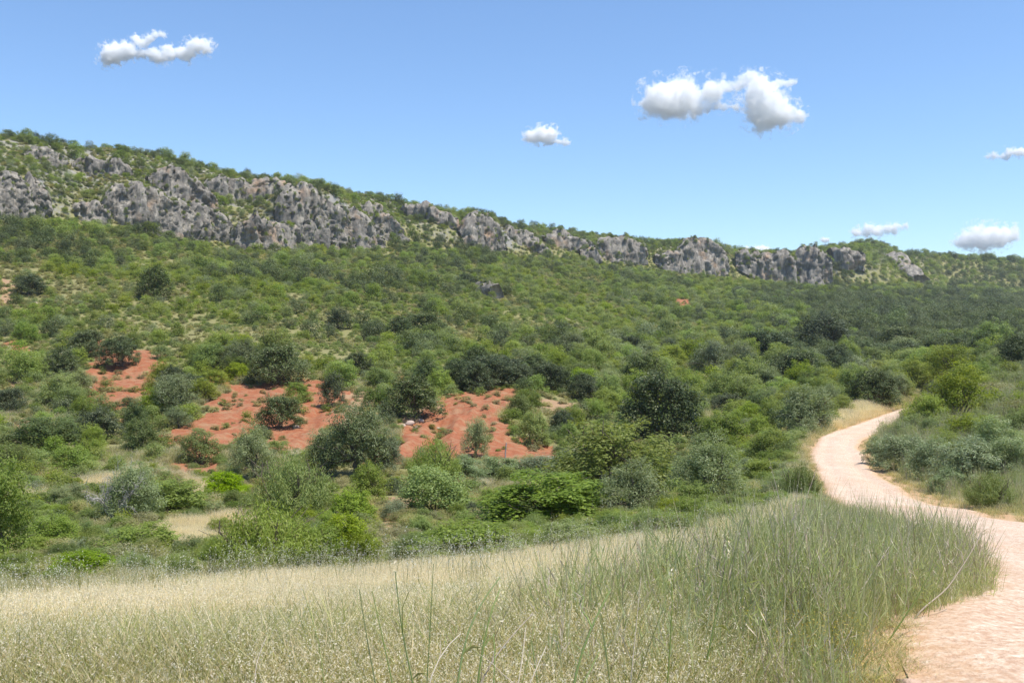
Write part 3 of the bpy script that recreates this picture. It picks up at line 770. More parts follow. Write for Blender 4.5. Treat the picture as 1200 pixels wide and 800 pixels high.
OBJ = {'mastic': 'mastic_bush', 'fresh': 'leafy_bush', 'broom': 'broom_bush', 'oak': 'oak_tree', 'green': 'scrub_bush', 'olive': 'olive_tree', 'silver': 'silvery_bush', 'dwarf': 'dwarf_bush'}
CAT = {'oak': 'tree', 'olive': 'tree'}
PLACED = []        # (x, y, radius) of plants put down by hand
UNITS = 0
def plant(kind, px, py, w, h, label, group=None, v=None, parts=True, y0=20.0, xyz=None, name=None):
    """a plant standing on the ground seen at (px, py), w wide and h high in photo pixels"""
    global UNITS
    UNITS += 1
    x, y, z = xyz if xyz is not None else ground(px, py, y0)
    s = y / F
    W, H = w * s * 1.14, h * s * 1.08
    L = KIND[kind]; f, b = L[UNITS % len(L) if v is None else v % len(L)]
    rot = R.uniform(0, 6.28)
    tree = kind in ('oak', 'olive')
    props = dict(label=label, category=CAT.get(kind, 'bush'), group=group)
    if parts:
        o = empty(name or OBJ[kind], (x, y, z - 0.04), **props)
        c = link('crown' if tree else 'foliage', f, o); link('trunk' if tree else 'branches', b, o)
    else:
        o = link(name or OBJ[kind], f, **props); o.location = (x, y, z - 0.04)
    o.scale = (W, W * R.uniform(0.85, 1.1), H); o.rotation_euler = (0, 0, rot)
    PLACED.append((x, y, W * 0.5))
    return o

BUSHES = [
 # valley floor, by the edge of the pale field
 ('mastic', 552, 660, 132, 46, 'broad bright green dome bush at the far edge of the pale grass field', 0),
 ('mastic', 168, 652, 92, 40, 'bright green lobed bush behind the field, uphill of a smaller bright bush', 1),
 ('mastic', 105, 681, 86, 37, 'low bright yellow-green bush touching the left end of the pale field', 2),
 ('green', 213, 686, 42, 30, 'small mid green bush on the field edge with rusty dwarf plants beside it'),
 ('mastic', 198, 603, 100, 44, 'wide green bush right behind the bleached dead shrub', 0),
 ('green', 62, 641, 62, 40, 'soft green bush between the left edge tree and the dead shrub'),
 ('green', 0, 655, 78, 120, 'tall dull green thicket cut by the left edge of the field'),
 ('mastic', 266, 585, 58, 33, 'neat round green bush standing on dry ground under the red bank'),
 ('broom', 345, 612, 100, 82, 'dark olive feathery broom with a domed top left of the big olive tree'),
 ('mastic', 408, 618, 72, 46, 'brightest yellow-green bush, directly below the big grey olive tree', 1),
 ('mastic', 408, 662, 70, 62, 'green bush under the brightest yellow-green bush, at the field edge', 2),
 ('broom', 312, 672, 120, 86, 'big twiggy see-through broom at the middle of the field edge'),
 ('green', 372, 664, 66, 52, 'low mid green bush squeezed between the twiggy broom and a brighter bush'),
 ('olive', 297, 562, 50, 60, 'small grey-green olive tree with trunk showing below the red bank'),
 ('olive', 416, 560, 86, 84, 'big grey-green olive tree in front of the red earth bank'),
 ('olive', 380, 556, 58, 50, 'shorter grey-green olive leaning on the left side of the big olive tree'),
 ('olive', 450, 556, 44, 48, 'narrow grey-green olive on the right side of the big olive tree'),
 ('green', 432, 587, 52, 46, 'round mid green bush at the right foot of the big olive tree'),
 ('green', 512, 606, 90, 60, 'mid green spreading bush left of the sprawling bright green thicket'),
 ('broom', 508, 572, 66, 60, 'wispy grey-green broom rising behind a spreading mid green bush'),
 ('mastic', 655, 612, 165, 58, 'sprawling bright green thicket in the middle of the valley floor', 1),
 ('fresh', 722, 578, 160, 82, 'largest yellow-green dome bush, just below the big dark oak', 0),
 ('olive', 742, 606, 78, 62, 'thin grey-green olive bush covering the right end of the bright thicket'),
 ('silver', 590, 562, 66, 28, 'silvery green low bush below the bare red clearing'),
 ('silver', 640, 562, 74, 28, 'pale silvery reed-like bush between red clearing and yellow-green dome'),
 ('silver', 545, 564, 50, 30, 'silvery bush at the lower edge of the red clearing near a slim sapling'),
 ('oak', 776, 516, 98, 84, 'big dark holm oak standing alone in the middle of the valley'),
 ('oak', 752, 462, 62, 44, 'grey-green oak crown peeping up behind the big dark holm oak'),
 ('olive', 834, 592, 78, 78, 'grey olive tree with a bent visible trunk left of the track'),
 ('mastic', 893, 567, 52, 30, 'small vivid green bush between the olive tree and the track', 0),
 ('fresh', 900, 543, 62, 42, 'light green bush with arching pale shoots left of the track bend', 1),
 ('green', 852, 528, 72, 44, 'dull green bush between the big oak and the light arching bush'),
 ('olive', 942, 512, 66, 58, 'large round grey-green tree left of the far track'),
 ('green', 908, 508, 34, 42, 'slim green bush leaning on the large round grey-green tree'),
 ('broom', 938, 588, 54, 46, 'round tufted dark green broom standing at the bend of the track', 0),
 ('mastic', 892, 616, 30, 20, 'tiny bright green bush alone in the grass below the tufted broom', 2),
 ('fresh', 795, 632, 95, 30, 'low yellow-green bush in the grass at the right end of the field edge', 0),
 ('green', 810, 600, 60, 34, 'olive green bush at the foot of the bent-trunk olive tree'),
 ('green', 690, 640, 60, 24, 'low green bush in the dry scrub right of the field edge dome'),
 ('broom', 760, 640, 54, 40, 'wispy grey-green broom on the grass right of the bright thicket', 1),
 # along the track
 ('mastic', 1086, 501, 42, 40, 'dense dark green ball bush where the track disappears', 0),
 ('fresh', 1122, 492, 78, 66, 'tall yellow-green bush behind the dense ball bush', 1),
 ('fresh', 1112, 448, 56, 40, 'yellow-green tree on the bank above the tall yellow-green bush', 0),
 ('oak', 1025, 475, 58, 40, 'dark oak bush beside the far end of the track'),
 ('green', 1056, 463, 36, 24, 'small dark green bush up-track from the dark oak bush'),
 ('fresh', 1138, 522, 66, 36, 'yellow-olive mound bush behind the silvery bushes right of the track', 1),
 ('silver', 1056, 552, 62, 44, 'silvery bush closest to the inside of the track bend', 0),
 ('silver', 1092, 560, 58, 46, 'silvery bush second from the track bend', 1),
 ('silver', 1136, 566, 78, 52, 'widest silvery bush in the row right of the track', 2),
 ('silver', 1186, 562, 66, 52, 'silvery bush cut by the right edge of the picture beside the track', 0),
 ('silver', 1112, 576, 42, 28, 'low silvery bush in front of the widest silvery one', 1),
 ('silver', 1030, 545, 40, 34, 'small grey-green tuft bush hugging the inner track edge', 2),
 ('silver', 1168, 535, 60, 46, 'pale silvery bush standing behind the widest silvery bush', 1),
 ('broom', 1160, 595, 60, 42, 'green wispy bush on the lower right bank beside the track', 0),
 ('oak', 1192, 440, 44, 46, 'dark oak on top of the red-cut bank at the right edge'),
 ('dwarf', 1165, 470, 56, 26, 'dry olive-brown low shrub on the right bank under the dark oak'),
 ('dwarf', 1190, 492, 50, 28, 'dry low shrub further down the right bank'),
 ('green', 1195, 515, 44, 36, 'dark green bush at the right edge halfway down the bank'),
 # on and round the red earth
 ('oak', 141, 428, 42, 34, 'dark bush at the head of the left red earth slip'),
 ('oak', 323, 450, 66, 50, 'biggest dark round tree above the red earth bank'),
 ('oak', 256, 434, 30, 28, 'small dark tree left of the biggest dark round tree'),
 ('mastic', 279, 445, 32, 20, 'small bright bush between two dark trees above the red bank', 1),
 ('oak', 326, 501, 50, 42, 'dark tree with a short trunk in the middle of the red bank'),
 ('oak', 388, 474, 30, 36, 'small dark tree at the right end of the red earth bank'),
 ('oak', 486, 489, 66, 48, 'dark green tree at the upper left of the bare red clearing'),
 ('green', 625, 522, 40, 42, 'round green bush at the right side of the bare red clearing'),
 ('olive', 557, 538, 34, 46, 'slender wispy sapling in the middle of the red clearing'),
 ('oak', 118, 514, 54, 36, 'dark bush below the left red earth slip'),
 ('green', 165, 530, 42, 42, 'dark green bush at the lower left of the red earth bank'),
 ('fresh', 186, 488, 48, 36, 'light yellow-green bush beside the left red earth slip', 0),
 ('oak', 158, 502, 30, 30, 'small dark bush under the light yellow-green bush by the slip'),
 ('olive', 206, 486, 48, 46, 'grey-green olive between the two red earth patches', None),
 ('green', 55, 527, 88, 40, 'wide mottled green thicket on the slope left of the red earth'),
 ('green', 70, 474, 48, 36, 'green bush uphill of the wide mottled thicket'),
 ('oak', 9, 486, 40, 34, 'dark bush at the left edge level with the red earth'),
 ('green', 30, 446, 52, 36, 'dark green bush at the left edge beside a small red scrape'),
 ('green', 238, 544, 54, 40, 'olive green bush on the lower part of the red bank'),
 ('mastic', 350, 470, 34, 22, 'bright green bush just above the dark tree on red bank', 2),
 ('fresh', 238, 468, 38, 24, 'low yellowish bush on the upper rim of the red bank', 1),
 ('fresh', 20, 560, 60, 40, 'yellow-green bush at the left edge above the tall dark tree', 0),
 ('green', 85, 556, 56, 36, 'green bush behind the bleached dead shrub, left side'),
 # hillside landmarks
 ('oak', 180, 350, 44, 36, 'large lone dark oak in the middle of the left hillside'),
 ('oak', 37, 346, 40, 24, 'pair-wide dark bush beside the pink scree at the left edge'),
 ('oak', 497, 392, 54, 28, 'wide dark oak clump in the centre of the hillside'),
 ('oak', 548, 341, 30, 20, 'small dark bush touching the pale rock scar'),
 ('oak', 570, 452, 64, 34, 'wide grey-dark oak clump above the bare red clearing'),
 ('mastic', 680, 455, 46, 24, 'rounded green bush uphill of the big dark holm oak'),
 ('oak', 933, 457, 64, 50, 'very dark oak in the thicket above the far track', 0),
 ('oak', 968, 412, 74, 42, 'dark oak at the top of the thicket above the track'),
 ('oak', 905, 424, 72, 40, 'wide dark oak on the left side of the thicket'),
 ('fresh', 995, 438, 38, 42, 'bright green tree standing at the right of the dark thicket', 1),
 ('green', 880, 460, 50, 40, 'green tree at the lower left of the dark thicket'),
 ('oak', 1050, 412, 52, 32, 'dark bush beside the bare tan patch right of the thicket'),
 ('green', 1060, 444, 66, 36, 'green bush between the dark thicket and yellow-green tree'),
 ('oak', 1095, 425, 44, 30, 'dark bush under the bare tan patch on the right hillside'),
 ('green', 1165, 415, 50, 40, 'green tree beside the dark oak of the right edge bank'),
]
for b in BUSHES:
    kind, px, py, w, h, lab = b[:6]
    big = w >= 34
    plant(kind, px, py, w, h, lab, v=b[6] if len(b) > 6 else None, parts=big, y0=22 if px < 860 else 30)
# the bleached shrub
def dead_shrub():
    x, y, z = ground(136, 616, 22)
    o = empty('dead_bush', (x, y, z - 0.03), label='bleached grey leafless shrub with tangled branches among green bushes', category='bush')
    s = y / F
    link('branches', DEAD, o); f = link('foliage', KIND['olive'][0][0], o); f.scale = (0.85, 0.85, 0.92); f.location = (0.10, 0.16, -0.05)
    o.scale = (98 * s, 98 * s, 84 * s); PLACED.append((x, y, 45 * s))
dead_shrub()

# ------------------------------------------------------------------ hillside scrub: the largest as plants of their own, the rest as one mass
PL = np.array(PLACED)
def far_mesh(kind, mat, seed, n, leaf, **k):
    (V, Q), C, Rb = crown_np(seed, n, leaf, **k)
    return mesh_np(kind + '_far', V, Q, [M[mat]])
FAR = {
 'oak': [far_mesh('oak', 'oak', 60 + s, 2600, 0.055, nb=26, bump=0.17, loose=0.2) for s in (0, 1)],
 'green': [far_mesh('green', 'green', 64 + s, 2200, 0.06, nb=24, bump=0.17, loose=0.3) for s in (0, 1)],
 'fresh': [far_mesh('fresh', 'fresh', 68, 2000, 0.06, nb=24, bump=0.16, loose=0.3)],
 'olive': [far_mesh('olive', 'olive', 70, 2200, 0.06, nb=24, bump=0.17, loose=0.4, aspect=0.35)],
 'dwarf': [far_mesh('dwarf', 'dwarf', 72 + s, 700, 0.11, nb=14, bump=0.2, loose=0.4) for s in (0, 1)],
 'low': [far_mesh('low', 'broom', 76 + s, 800, 0.10, nb=14, bump=0.2, loose=0.4) for s in (0, 1)],
}
FAR['dwarf_near'] = [m for m, b in KIND['dwarf']]; FAR['low_near'] = [KIND['broom'][0][0], KIND['green'][0][0]]; FAR['green_near'] = [KIND['green'][1][0], KIND['fresh'][0][0]]
LIST = [(k, i) for k in FAR for i in range(len(FAR[k]))]

def scatter(n, y0, y1, pw, pxr=(-90, 1290)):
    """ground points spread over the fan of view, density falling with distance by pw"""
    u = rng.random(n)
    y = (y0 ** pw + u * (y1 ** pw - y0 ** pw)) ** (1 / pw)
    t = (rng.uniform(*pxr, n) - 600) / F
    return t * y, y
def thin(x, y, r, keep):
    """drop points whose plants would stand nearer than a fraction of their radii"""
    cell = 6.0; grid = {}; ok = np.zeros(len(x), bool)
    for i in np.argsort(-r):
        cx, cy = int(x[i] // cell), int(y[i] // cell); good = True
        for a in range(cx - 1, cx + 2):
            for b in range(cy - 1, cy + 2):
                for j in grid.get((a, b), ()):
                    if (x[i] - x[j]) ** 2 + (y[i] - y[j]) ** 2 < (keep * (r[i] + r[j])) ** 2: good = False; break
                if not good: break
            if not good: break
        if good: ok[i] = True; grid.setdefault((cx, cy), []).append(i)
    return ok
def blocked(x, y, k=0.75):
    b = np.zeros(len(x), bool)
    for a, c, r in PL: b |= (x - a) ** 2 + (y - c) ** 2 < (k * r) ** 2
    return b

def make_points(n, y0, y1, pw, rfun, kindp, keep, okfun):
    x, y = scatter(n, y0, y1, pw)
    px = 600 + F * x / y
    m = (y < RDIST(px) * 1.06)
    x, y, px = x[m], y[m], px[m]
    red, tan, st, fld = masks(x, y)
    off, rz, side = road_info(x, y)
    m = okfun(x, y, red, tan, st, fld, off)
    x, y = x[m], y[m]
    r = rfun(x, y)
    m = ~blocked(x, y) & (off[m] > r + 0.3 + 2.6 * ((side[m] > 0) & (y < 60)))
    x, y, r = x[m], y[m], r[m]
    m = thin(x, y, r, keep)
    return x[m], y[m], r[m]

def big_r(x, y):
    px = 600 + F * x / y
    lush = 0.35 * sstep(700, 1000, px) + 0.25 * fbm(x / 40, y / 40, 0, 91, 3)
    r = 0.7 + 1.7 * rng.random(len(x)) ** 2.4 * (1 + lush) + 0.6 * sstep(180, 420, y)
    r = r * (1 + 0.55 * fbm(x / 18, y / 26, 0, 331, 2))
    return np.minimum(r, (17 + 15 * sstep(70, 170, y)) * y / F)
def bare_ok(den):
    def f(x, y, red, tan, st, fld, off):
        p = np.where(red > 0, den * 0.09, np.where(tan > 0, den * 0.2, np.where(st > 0, 0.03, 1.0)))
        near = (y > 40) & (y < 150)                     # keep the red banks open to view from below
        up = np.zeros(len(x)); xn, yn = x[near], y[near]
        for k in (3, 7, 12, 18): up[near] = np.maximum(up[near], masks(xn * (yn + k) / yn, yn + k)[0])
        p = p * np.where(up > 0, 1 - 0.85 * den * 2 * (den < 0.5), 1)
        d = fbm(x / 16, y / 24, 0, 93, 4)
        px = 600 + F * x / y; d = d + 0.5 * sstep(840, 980, px) + 0.32 * sstep(80, 62, y) + (-0.1 + 0.2 * sstep(420, 520, px)) * (y > 0.87 * RDIST(px)) * (px < 1060)
        return (rng.random(len(x)) < p * np.clip(den + 0.9 * d, 0.08, 1)) & (fld == 0)
    return f
bx, by, br = make_points(110000, 27, 900, 1.55, big_r, None, 0.72, bare_ok(0.36))
bz = Z(bx, by)
bpx = 600 + F * bx / by; bqy = 400 - F * bz / by
g_k = fbm(bx / 30, by / 45, 0, 95, 3) + 0.5 * rng.standard_normal(len(bx)) * 0.6
lushr = sstep(820, 1000, bpx) * sstep(470, 380, bqy) * sstep(330, 380, bqy)
score = g_k + 0.25 * (br > 2.2) + 0.9 * lushr
val = (by < 75) & (rng.random(len(bx)) < 0.8)
score = np.where(val, rng.uniform(-0.6, 0.3, len(bx)), score)
bk = np.where(score > 0.42, 'oak', np.where(score > -0.12, 'green', np.where(score > -0.30, 'olive', 'fresh')))
bh = br * 2 * rng.uniform(0.55, 0.85, len(bx))
wpx = 2 * br / by * F
vis = (bpx > -10) & (bpx < 1210) & (bqy > 150)

# which of them would show largest in the photo
order = np.argsort(-wpx * np.sqrt(bh / br / 1.4) * vis)
take = []
cnt = {}
for i in order:
    k = bk[i]
    if len(take) >= 235: break
    if not vis[i]: continue
    if cnt.get(k, 0) >= 120: continue
    take.append(i); cnt[k] = cnt.get(k, 0) + 1
take = np.array(take)
MARKS = [(5, 345, 'the pink scree'), (145, 440, 'the left red earth slip'), (320, 490, 'the red earth bank'), (560, 490, 'the bare red clearing'),
 (560, 335, 'the pale rock scar'), (776, 470, 'the big dark holm oak'), (800, 357, 'the small orange earth patch'), (1060, 478, 'the far end of the track'),
 (945, 425, 'the dark oak thicket'), (1063, 396, 'the bare tan patch'), (1075, 357, 'the grey scree'), (180, 335, 'the lone dark oak'),
 (495, 380, 'the wide dark oak clump'), (20, 235, 'the leftmost cliff'), (190, 245, 'the long overhung cliff'), (370, 255, 'the tallest buttress'),
 (565, 265, 'the rounded skyline crag'), (728, 290, 'the pale ribbed cliff'), (820, 300, 'the speckled rock dome'), (955, 310, 'the tall ribbed cliff'), (1020, 290, 'the flat green hilltop'),
 (705, 427, 'the small red scrape'), (80, 590, 'the upper straw strip'), (413, 515, 'the big olive tree'), (720, 535, 'the largest yellow-green dome'),
 (834, 550, 'the bent-trunk olive tree'), (1190, 430, 'the red-cut bank'), (552, 640, 'the field edge dome bush'), (1120, 450, 'the tall yellow-green bush'), (655, 585, 'the sprawling bright thicket'), (325, 425, 'the biggest round tree'), (1150, 300, 'the wooded right skyline')]
LOOK = {'oak': 'dark', 'green': 'mid green', 'olive': 'grey-green', 'fresh': 'yellow-green'}
HN = {'oak': 'oak_bush', 'green': 'scrub_bush', 'olive': 'wild_olive_bush', 'fresh': 'leafy_bush'}
def relation(dx, dy):
    if abs(dy) > 1.3 * abs(dx): return 'straight above' if dy < 0 else 'straight below'
    s = 'right' if dx > 0 else 'left'
    if abs(dx) > 2.2 * abs(dy): return 'level with and ' + s + ' of'
    return ('up and ' if dy < 0 else 'down and ') + s + ' of'
used = {}
info = []
for i in take:
    cx, cy = bpx[i], bqy[i] - bh[i] / by[i] * F / 2
    d = sorted(((cx - a) ** 2 + ((cy - b) * 1.3) ** 2, n) for n, (a, b, c) in enumerate(MARKS))
    n = d[0][1]
    shape = 'round' if bh[i] / br[i] > 1.4 else 'spreading'
    lab = f"{shape} {LOOK[bk[i]]} bush {relation(cx - MARKS[n][0], cy - MARKS[n][1])} {MARKS[n][2]}"
    info.append((lab, i, d[1][1], d[0][0]))
by_lab = {}
for t in info: by_lab.setdefault(t[0], []).append(t)
LABEL = {}
for lab, ts in by_lab.items():
    if len(ts) == 1: LABEL[ts[0][1]] = lab; continue
    ts = sorted(ts, key=lambda t: t[3])
    ordn = ['closest', 'second', 'third', 'fourth', 'fifth', 'sixth', 'seventh', 'eighth', 'ninth', 'tenth']
    for q, t in enumerate(ts):
        LABEL[t[1]] = (ordn[q] + ' ' if q < len(ordn) else 'outermost ') + lab
for i in take:
    L = KIND[bk[i]] if wpx[i] > 26 else [(m, None) for m in FAR[bk[i]]]
    f, b = L[int(i) % len(L)]
    props = dict(label=LABEL[i], category='bush', group=f'{LOOK[bk[i]]} bushes scattered over the hillside')
    if b is not None and wpx[i] > 34:
        o = empty(HN[bk[i]], (0, 0, 0), **props); link('foliage', f, o); link('branches', b, o)
    else: o = link(HN[bk[i]], f, **props)
    o.location = (bx[i], by[i], bz[i] - 0.1); o.scale = (2 * br[i], 2 * br[i] * R.uniform(0.85, 1.15), bh[i]); o.rotation_euler = (0, 0, R.uniform(0, 6.28))
rest = np.ones(len(bx), bool); rest[take] = False

def gn_scatter(name, xyz, scale, idx, meshes, label, category, tilt=0.0):
    n = len(xyz)
    me = bpy.data.meshes.new(name); me.vertices.add(n); me.vertices.foreach_set('co', np.asarray(xyz, np.float32).ravel())
    for nm, ty, d in (('size', 'FLOAT_VECTOR', scale), ('turn', 'FLOAT_VECTOR', np.c_[rng.normal(0, tilt, n), rng.normal(0, tilt, n), rng.uniform(0, 6.28, n)]), ('which', 'INT', idx)):
        a = me.attributes.new(nm, ty, 'POINT')
        a.data.foreach_set('vector' if ty == 'FLOAT_VECTOR' else 'value', np.asarray(d, np.int32 if ty == 'INT' else np.float32).ravel())
    o = link(name, me, kind='stuff', label=label, category=category)
    ng = bpy.data.node_groups.new(name, 'GeometryNodeTree')
    ng.interface.new_socket('Geometry', in_out='INPUT', socket_type='NodeSocketGeometry')
    ng.interface.new_socket('Geometry', in_out='OUTPUT', socket_type='NodeSocketGeometry')
    N, K = ng.nodes.new, ng.links.new
    gi, go, jn = N('NodeGroupInput'), N('NodeGroupOutput'), N('GeometryNodeJoinGeometry')
    def attr(nm, ty):
        a = N('GeometryNodeInputNamedAttribute'); a.data_type = ty; a.inputs['Name'].default_value = nm; return a.outputs[0]
    sz, tn, wh = attr('size', 'FLOAT_VECTOR'), attr('turn', 'FLOAT_VECTOR'), attr('which', 'INT')
    er = N('FunctionNodeEulerToRotation'); K(tn, er.inputs[0])
    for k, m in enumerate(meshes):
        src = bpy.data.objects.new(m.name, m)
        oi = N('GeometryNodeObjectInfo'); oi.inputs['Object'].default_value = src; oi.inputs['As Instance'].default_value = True
        cp = N('FunctionNodeCompare'); cp.data_type = 'INT'; cp.operation = 'EQUAL'
        ins = [s for s in cp.inputs if s.enabled]
        K(wh, ins[0]); ins[1].default_value = k
        ip_ = N('GeometryNodeInstanceOnPoints')
        K(gi.outputs[0], ip_.inputs['Points']); K(cp.outputs[0], ip_.inputs['Selection']); K(oi.outputs['Geometry'], ip_.inputs['Instance'])
        K(er.outputs[0], ip_.inputs['Rotation']); K(sz, ip_.inputs['Scale']); K(ip_.outputs[0], jn.inputs[0])
    K(jn.outputs[0], go.inputs[0])
    md = o.modifiers.new('plants', 'NODES'); md.node_group = ng
    return o
def which(kinds):
    first = {k: LIST.index((k, 0)) for k in FAR}
    return np.array([first[k] + rng.integers(len(FAR[k])) for k in kinds])
FM = [FAR[k][i] for k, i in LIST]

# low growth between the bushes
sx, sy, sr = make_points(190000, 23, 650, 1.30, lambda x, y: (0.28 + 0.45 * rng.random(len(x)) ** 1.6) * (1 + 0.8 * sstep(120, 350, y)), None, 0.7, bare_ok(0.95))
sz_ = Z(sx, sy); sd = fbm(sx / 14, sy / 20, 0, 97, 3) + 0.3 * rng.standard_normal(len(sx))
skd = np.where(sd > 0.15, 'green', np.where(sd > -0.15, 'low', 'dwarf')).astype(object)
skd[sy < 75] = [k + '_near' for k in skd[sy < 75]]
# bushes on the cliff shelves
crv = []
for o, topv, V in CRAGS:
    s = max(1, len(topv) // 60); q = topv[rng.integers(0, len(topv), max(14, len(topv) // 9))]; crv.append(q)
    w = V[rng.integers(0, len(V), max(10, len(V) // 34))]; crv.append(w)
crv = np.concatenate(crv); ck = rng.choice(['oak', 'green', 'fresh', 'low'], len(crv)).astype(object); cr_ = (0.45 + 1.0 * rng.random(len(crv)) ** 1.8) * crv[:, 1] / 480
# shrubs along the crest
ex = []
for px in np.arange(-60, 1270, 3.0):
    d = RDIST(px) * rng.uniform(0.975, 1.01); ex.append(((px - 600) / F * d, d))
ex = np.array(ex); ez = Z(ex[:, 0], ex[:, 1]); er_ = (0.7 + 1.8 * rng.random(len(ex)) ** 2) * (1 + 0.9 * sstep(30, 330, ex[:, 0])); ekd = rng.choice(['oak', 'oak', 'green', 'olive'], len(ex))
XYZ = np.concatenate([np.c_[bx, by, bz - 0.1][rest], np.c_[sx, sy, sz_ - 0.05], crv - [0, 0, 0.2], np.c_[ex, ez - 0.2]])
SCL = np.concatenate([np.c_[2 * br, 2 * br, bh][rest], np.c_[2 * sr, 2 * sr, sr * rng.uniform(0.8, 1.3, len(sr))], np.c_[2 * cr_, 2 * cr_, cr_ * 1.4], np.c_[2 * er_, 2 * er_, er_ * 1.5]])
KND = np.concatenate([bk[rest], skd, ck, ekd])
gn_scatter('hillside_scrub', XYZ, SCL, which(KND), FM, 'unbroken mass of small green and olive shrubs covering valley and hillside', 'scrub')
print('BUSHES', len(bx), 'LOW', len(sx), 'taken', cnt)

# ------------------------------------------------------------------ grasses
def tuft(name, seed, n, rad, h, w, mats, lean=0.25, seeds=0, seed_len=0.03, mix=(1.0,), droop=0.2, leafy=0, seed_mat=None, hv=0.35):
    """a patch of stalks: thin tapering blades, some with hanging husks near the tip"""
    g = np.random.default_rng(seed)
    Vs, Qs, mi, nv = [], [], [], 0
    q = np.sqrt(g.random(n)) * rad; a = g.uniform(0, 6.283, n)
    b = np.stack([q * np.cos(a), q * np.sin(a), np.full(n, -0.03)], 1)
    d = np.stack([g.normal(0, lean, n), g.normal(0, lean, n), np.ones(n)], 1)
    H = h * g.uniform(1 - hv, 1 + hv * 0.7, n)
    f = unit(np.stack([g.standard_normal(n), g.standard_normal(n), np.zeros(n)], 1))
    pts = []
    for t in (0, 0.4, 0.75, 1.0):
        P = b + d * (H * t)[:, None]; P[:, :2] += d[:, :2] * (H * droop * t * t)[:, None] * 3; P[:, 2] -= H * droop * 0.4 * t ** 3
        pts.append(P)
    W = w * g.uniform(0.6, 1.4, n)
    for k, wt in enumerate((1, 0.85, 0.6, 0.12)):
        Vs.append(pts[k] - f * (W * wt * 0.5)[:, None]); Vs.append(pts[k] + f * (W * wt * 0.5)[:, None])
    V = np.stack(Vs, 1).reshape(-1, 3)
    o = np.arange(n)[:, None] * 8
    Q = np.concatenate([o + np.array([2 * k, 2 * k + 1, 2 * k + 3, 2 * k + 2]) for k in range(3)])
    pick = g.choice(len(mix), n, p=np.array(mix) / sum(mix))
    mi = np.tile(pick, 3)
    parts = [(V, Q)]; mats_i = [mi]
    if leafy:
        k = g.integers(0, n, n * leafy); t = g.uniform(0.1, 0.75, len(k))
        p = b[k] + d[k] * (H[k] * t)[:, None]
        ax = unit(np.stack([g.standard_normal(len(k)), g.standard_normal(len(k)), g.uniform(1.0, 2.6, len(k))], 1))
        L = h * 0.15
        lv, lq = leaves_np(p + ax * L * 0.5, np.cross(ax, g.standard_normal(ax.shape)), L, 0.06, g, ax * 6)
        parts.append((lv, lq)); mats_i.append(pick[k])
    if seeds:
        k = np.repeat(np.arange(n), seeds); t = g.uniform(0.74, 1.0, len(k))
        p = pts[2][k] + (pts[3][k] - pts[2][k]) * ((t - 0.74) / 0.26)[:, None] + g.standard_normal((len(k), 3)) * [seed_len * 0.6, seed_len * 0.6, seed_len * 0.3]
        ax = np.stack([g.standard_normal(len(k)) * 0.5, g.standard_normal(len(k)) * 0.5, -np.ones(len(k))], 1)
        lv, lq = leaves_np(p, g.standard_normal(p.shape) * 0.7 + [0.3, 0, 0.7], seed_len, 0.34, g, ax * 2)
        parts.append((lv, lq)); mats_i.append(np.full(len(k), len(mix)))
    V, Q = join_np(parts)
    return mesh_np(name, V, Q, [M[m] for m in mats] + ([M[seed_mat]] if seed_mat else []), np.concatenate(mats_i))
OAT = [tuft('oat', 200 + s, 110, 0.32, 0.36, 0.005, ['straw', 'drygreen', 'blade'], 0.24, 8, 0.013, (0.84, 0.14, 0.02), 0.10, 0, 'seed') for s in range(3)]
OATG = [tuft('oat_green', 210 + s, 100, 0.32, 0.30, 0.005, ['straw', 'drygreen', 'blade'], 0.28, 3, 0.012, (0.20, 0.40, 0.40), 0.12, 0, 'seed') for s in range(3)]
TALL = [tuft('tall', 220 + s, 26, 0.30, 1.0, 0.0075, ['reed', 'blade', 'drystem'], 0.16, 1, 0.016, (0.74, 0.16, 0.10), 0.05, 4, 'seed', 0.55) for s in range(3)]
SHORT = [tuft('short', 230 + s, 60, 0.26, 0.30, 0.008, ['blade', 'drygreen', 'straw'], 0.35, 0, 0.02, (0.45, 0.35, 0.2), 0.2) for s in range(2)]
YEL = [tuft('yellow', 240, 30, 0.2, 0.55, 0.007, ['blade', 'reed'], 0.22, 4, 0.02, (0.6, 0.4), 0.1, 2, 'yellow')]
UMB = [tuft('umbel', 250, 16, 0.25, 0.75, 0.005, ['blade', 'drygreen'], 0.14, 7, 0.018, (0.6, 0.4), 0.05, 1, 'white')]
GM = OAT + OATG + TALL + SHORT + YEL + UMB
GI = {'oat': (0, 3), 'oatg': (3, 3), 'tall': (6, 3), 'short': (9, 2), 'yellow': (11, 1), 'umbel': (12, 1)}
def gidx(kinds): return np.array([GI[k][0] + rng.integers(GI[k][1]) for k in kinds])

# the pale oat field
n = 30000
y = 2.3 * (27 / 2.3) ** (rng.random(n) ** 0.62); px = rng.uniform(-120, 1240, n); x = (px - 600) / F * y
red, tan, st, fld = masks(x, y); off, rz, side = road_info(x, y)
left = x < np.interp(y, RL[:, 1], RL[:, 0])
vw = 0.8 + 0.10 * y + 0.5 * fbm(x / 2, y / 2, 0, 301, 2)                # width of the tall green verge
edge = (off < vw) & left
m = (st > 0) & left & (off > vw * 0.75)
x, y, off, px = x[m], y[m], off[m], px[m]
z = Z(x, y); qy = 400 - F * z / y
qb = 400 - F * (z + 0.3) / y; band = np.interp(px, [-100, 0, 300, 600, 850, 1200], [742, 736, 700, 676, 640, 620])
pale = 0.8 * fbm(x / 3.5, y / 1.6, 0, 303, 3) + 1.3 * sstep(30, -12, qb - band) - 0.85 + 0.5 * sstep(0.1, 0.5, fbm(x / 9, y / 1.3, 0, 317, 3)) + 0.30 * rng.standard_normal(len(x))
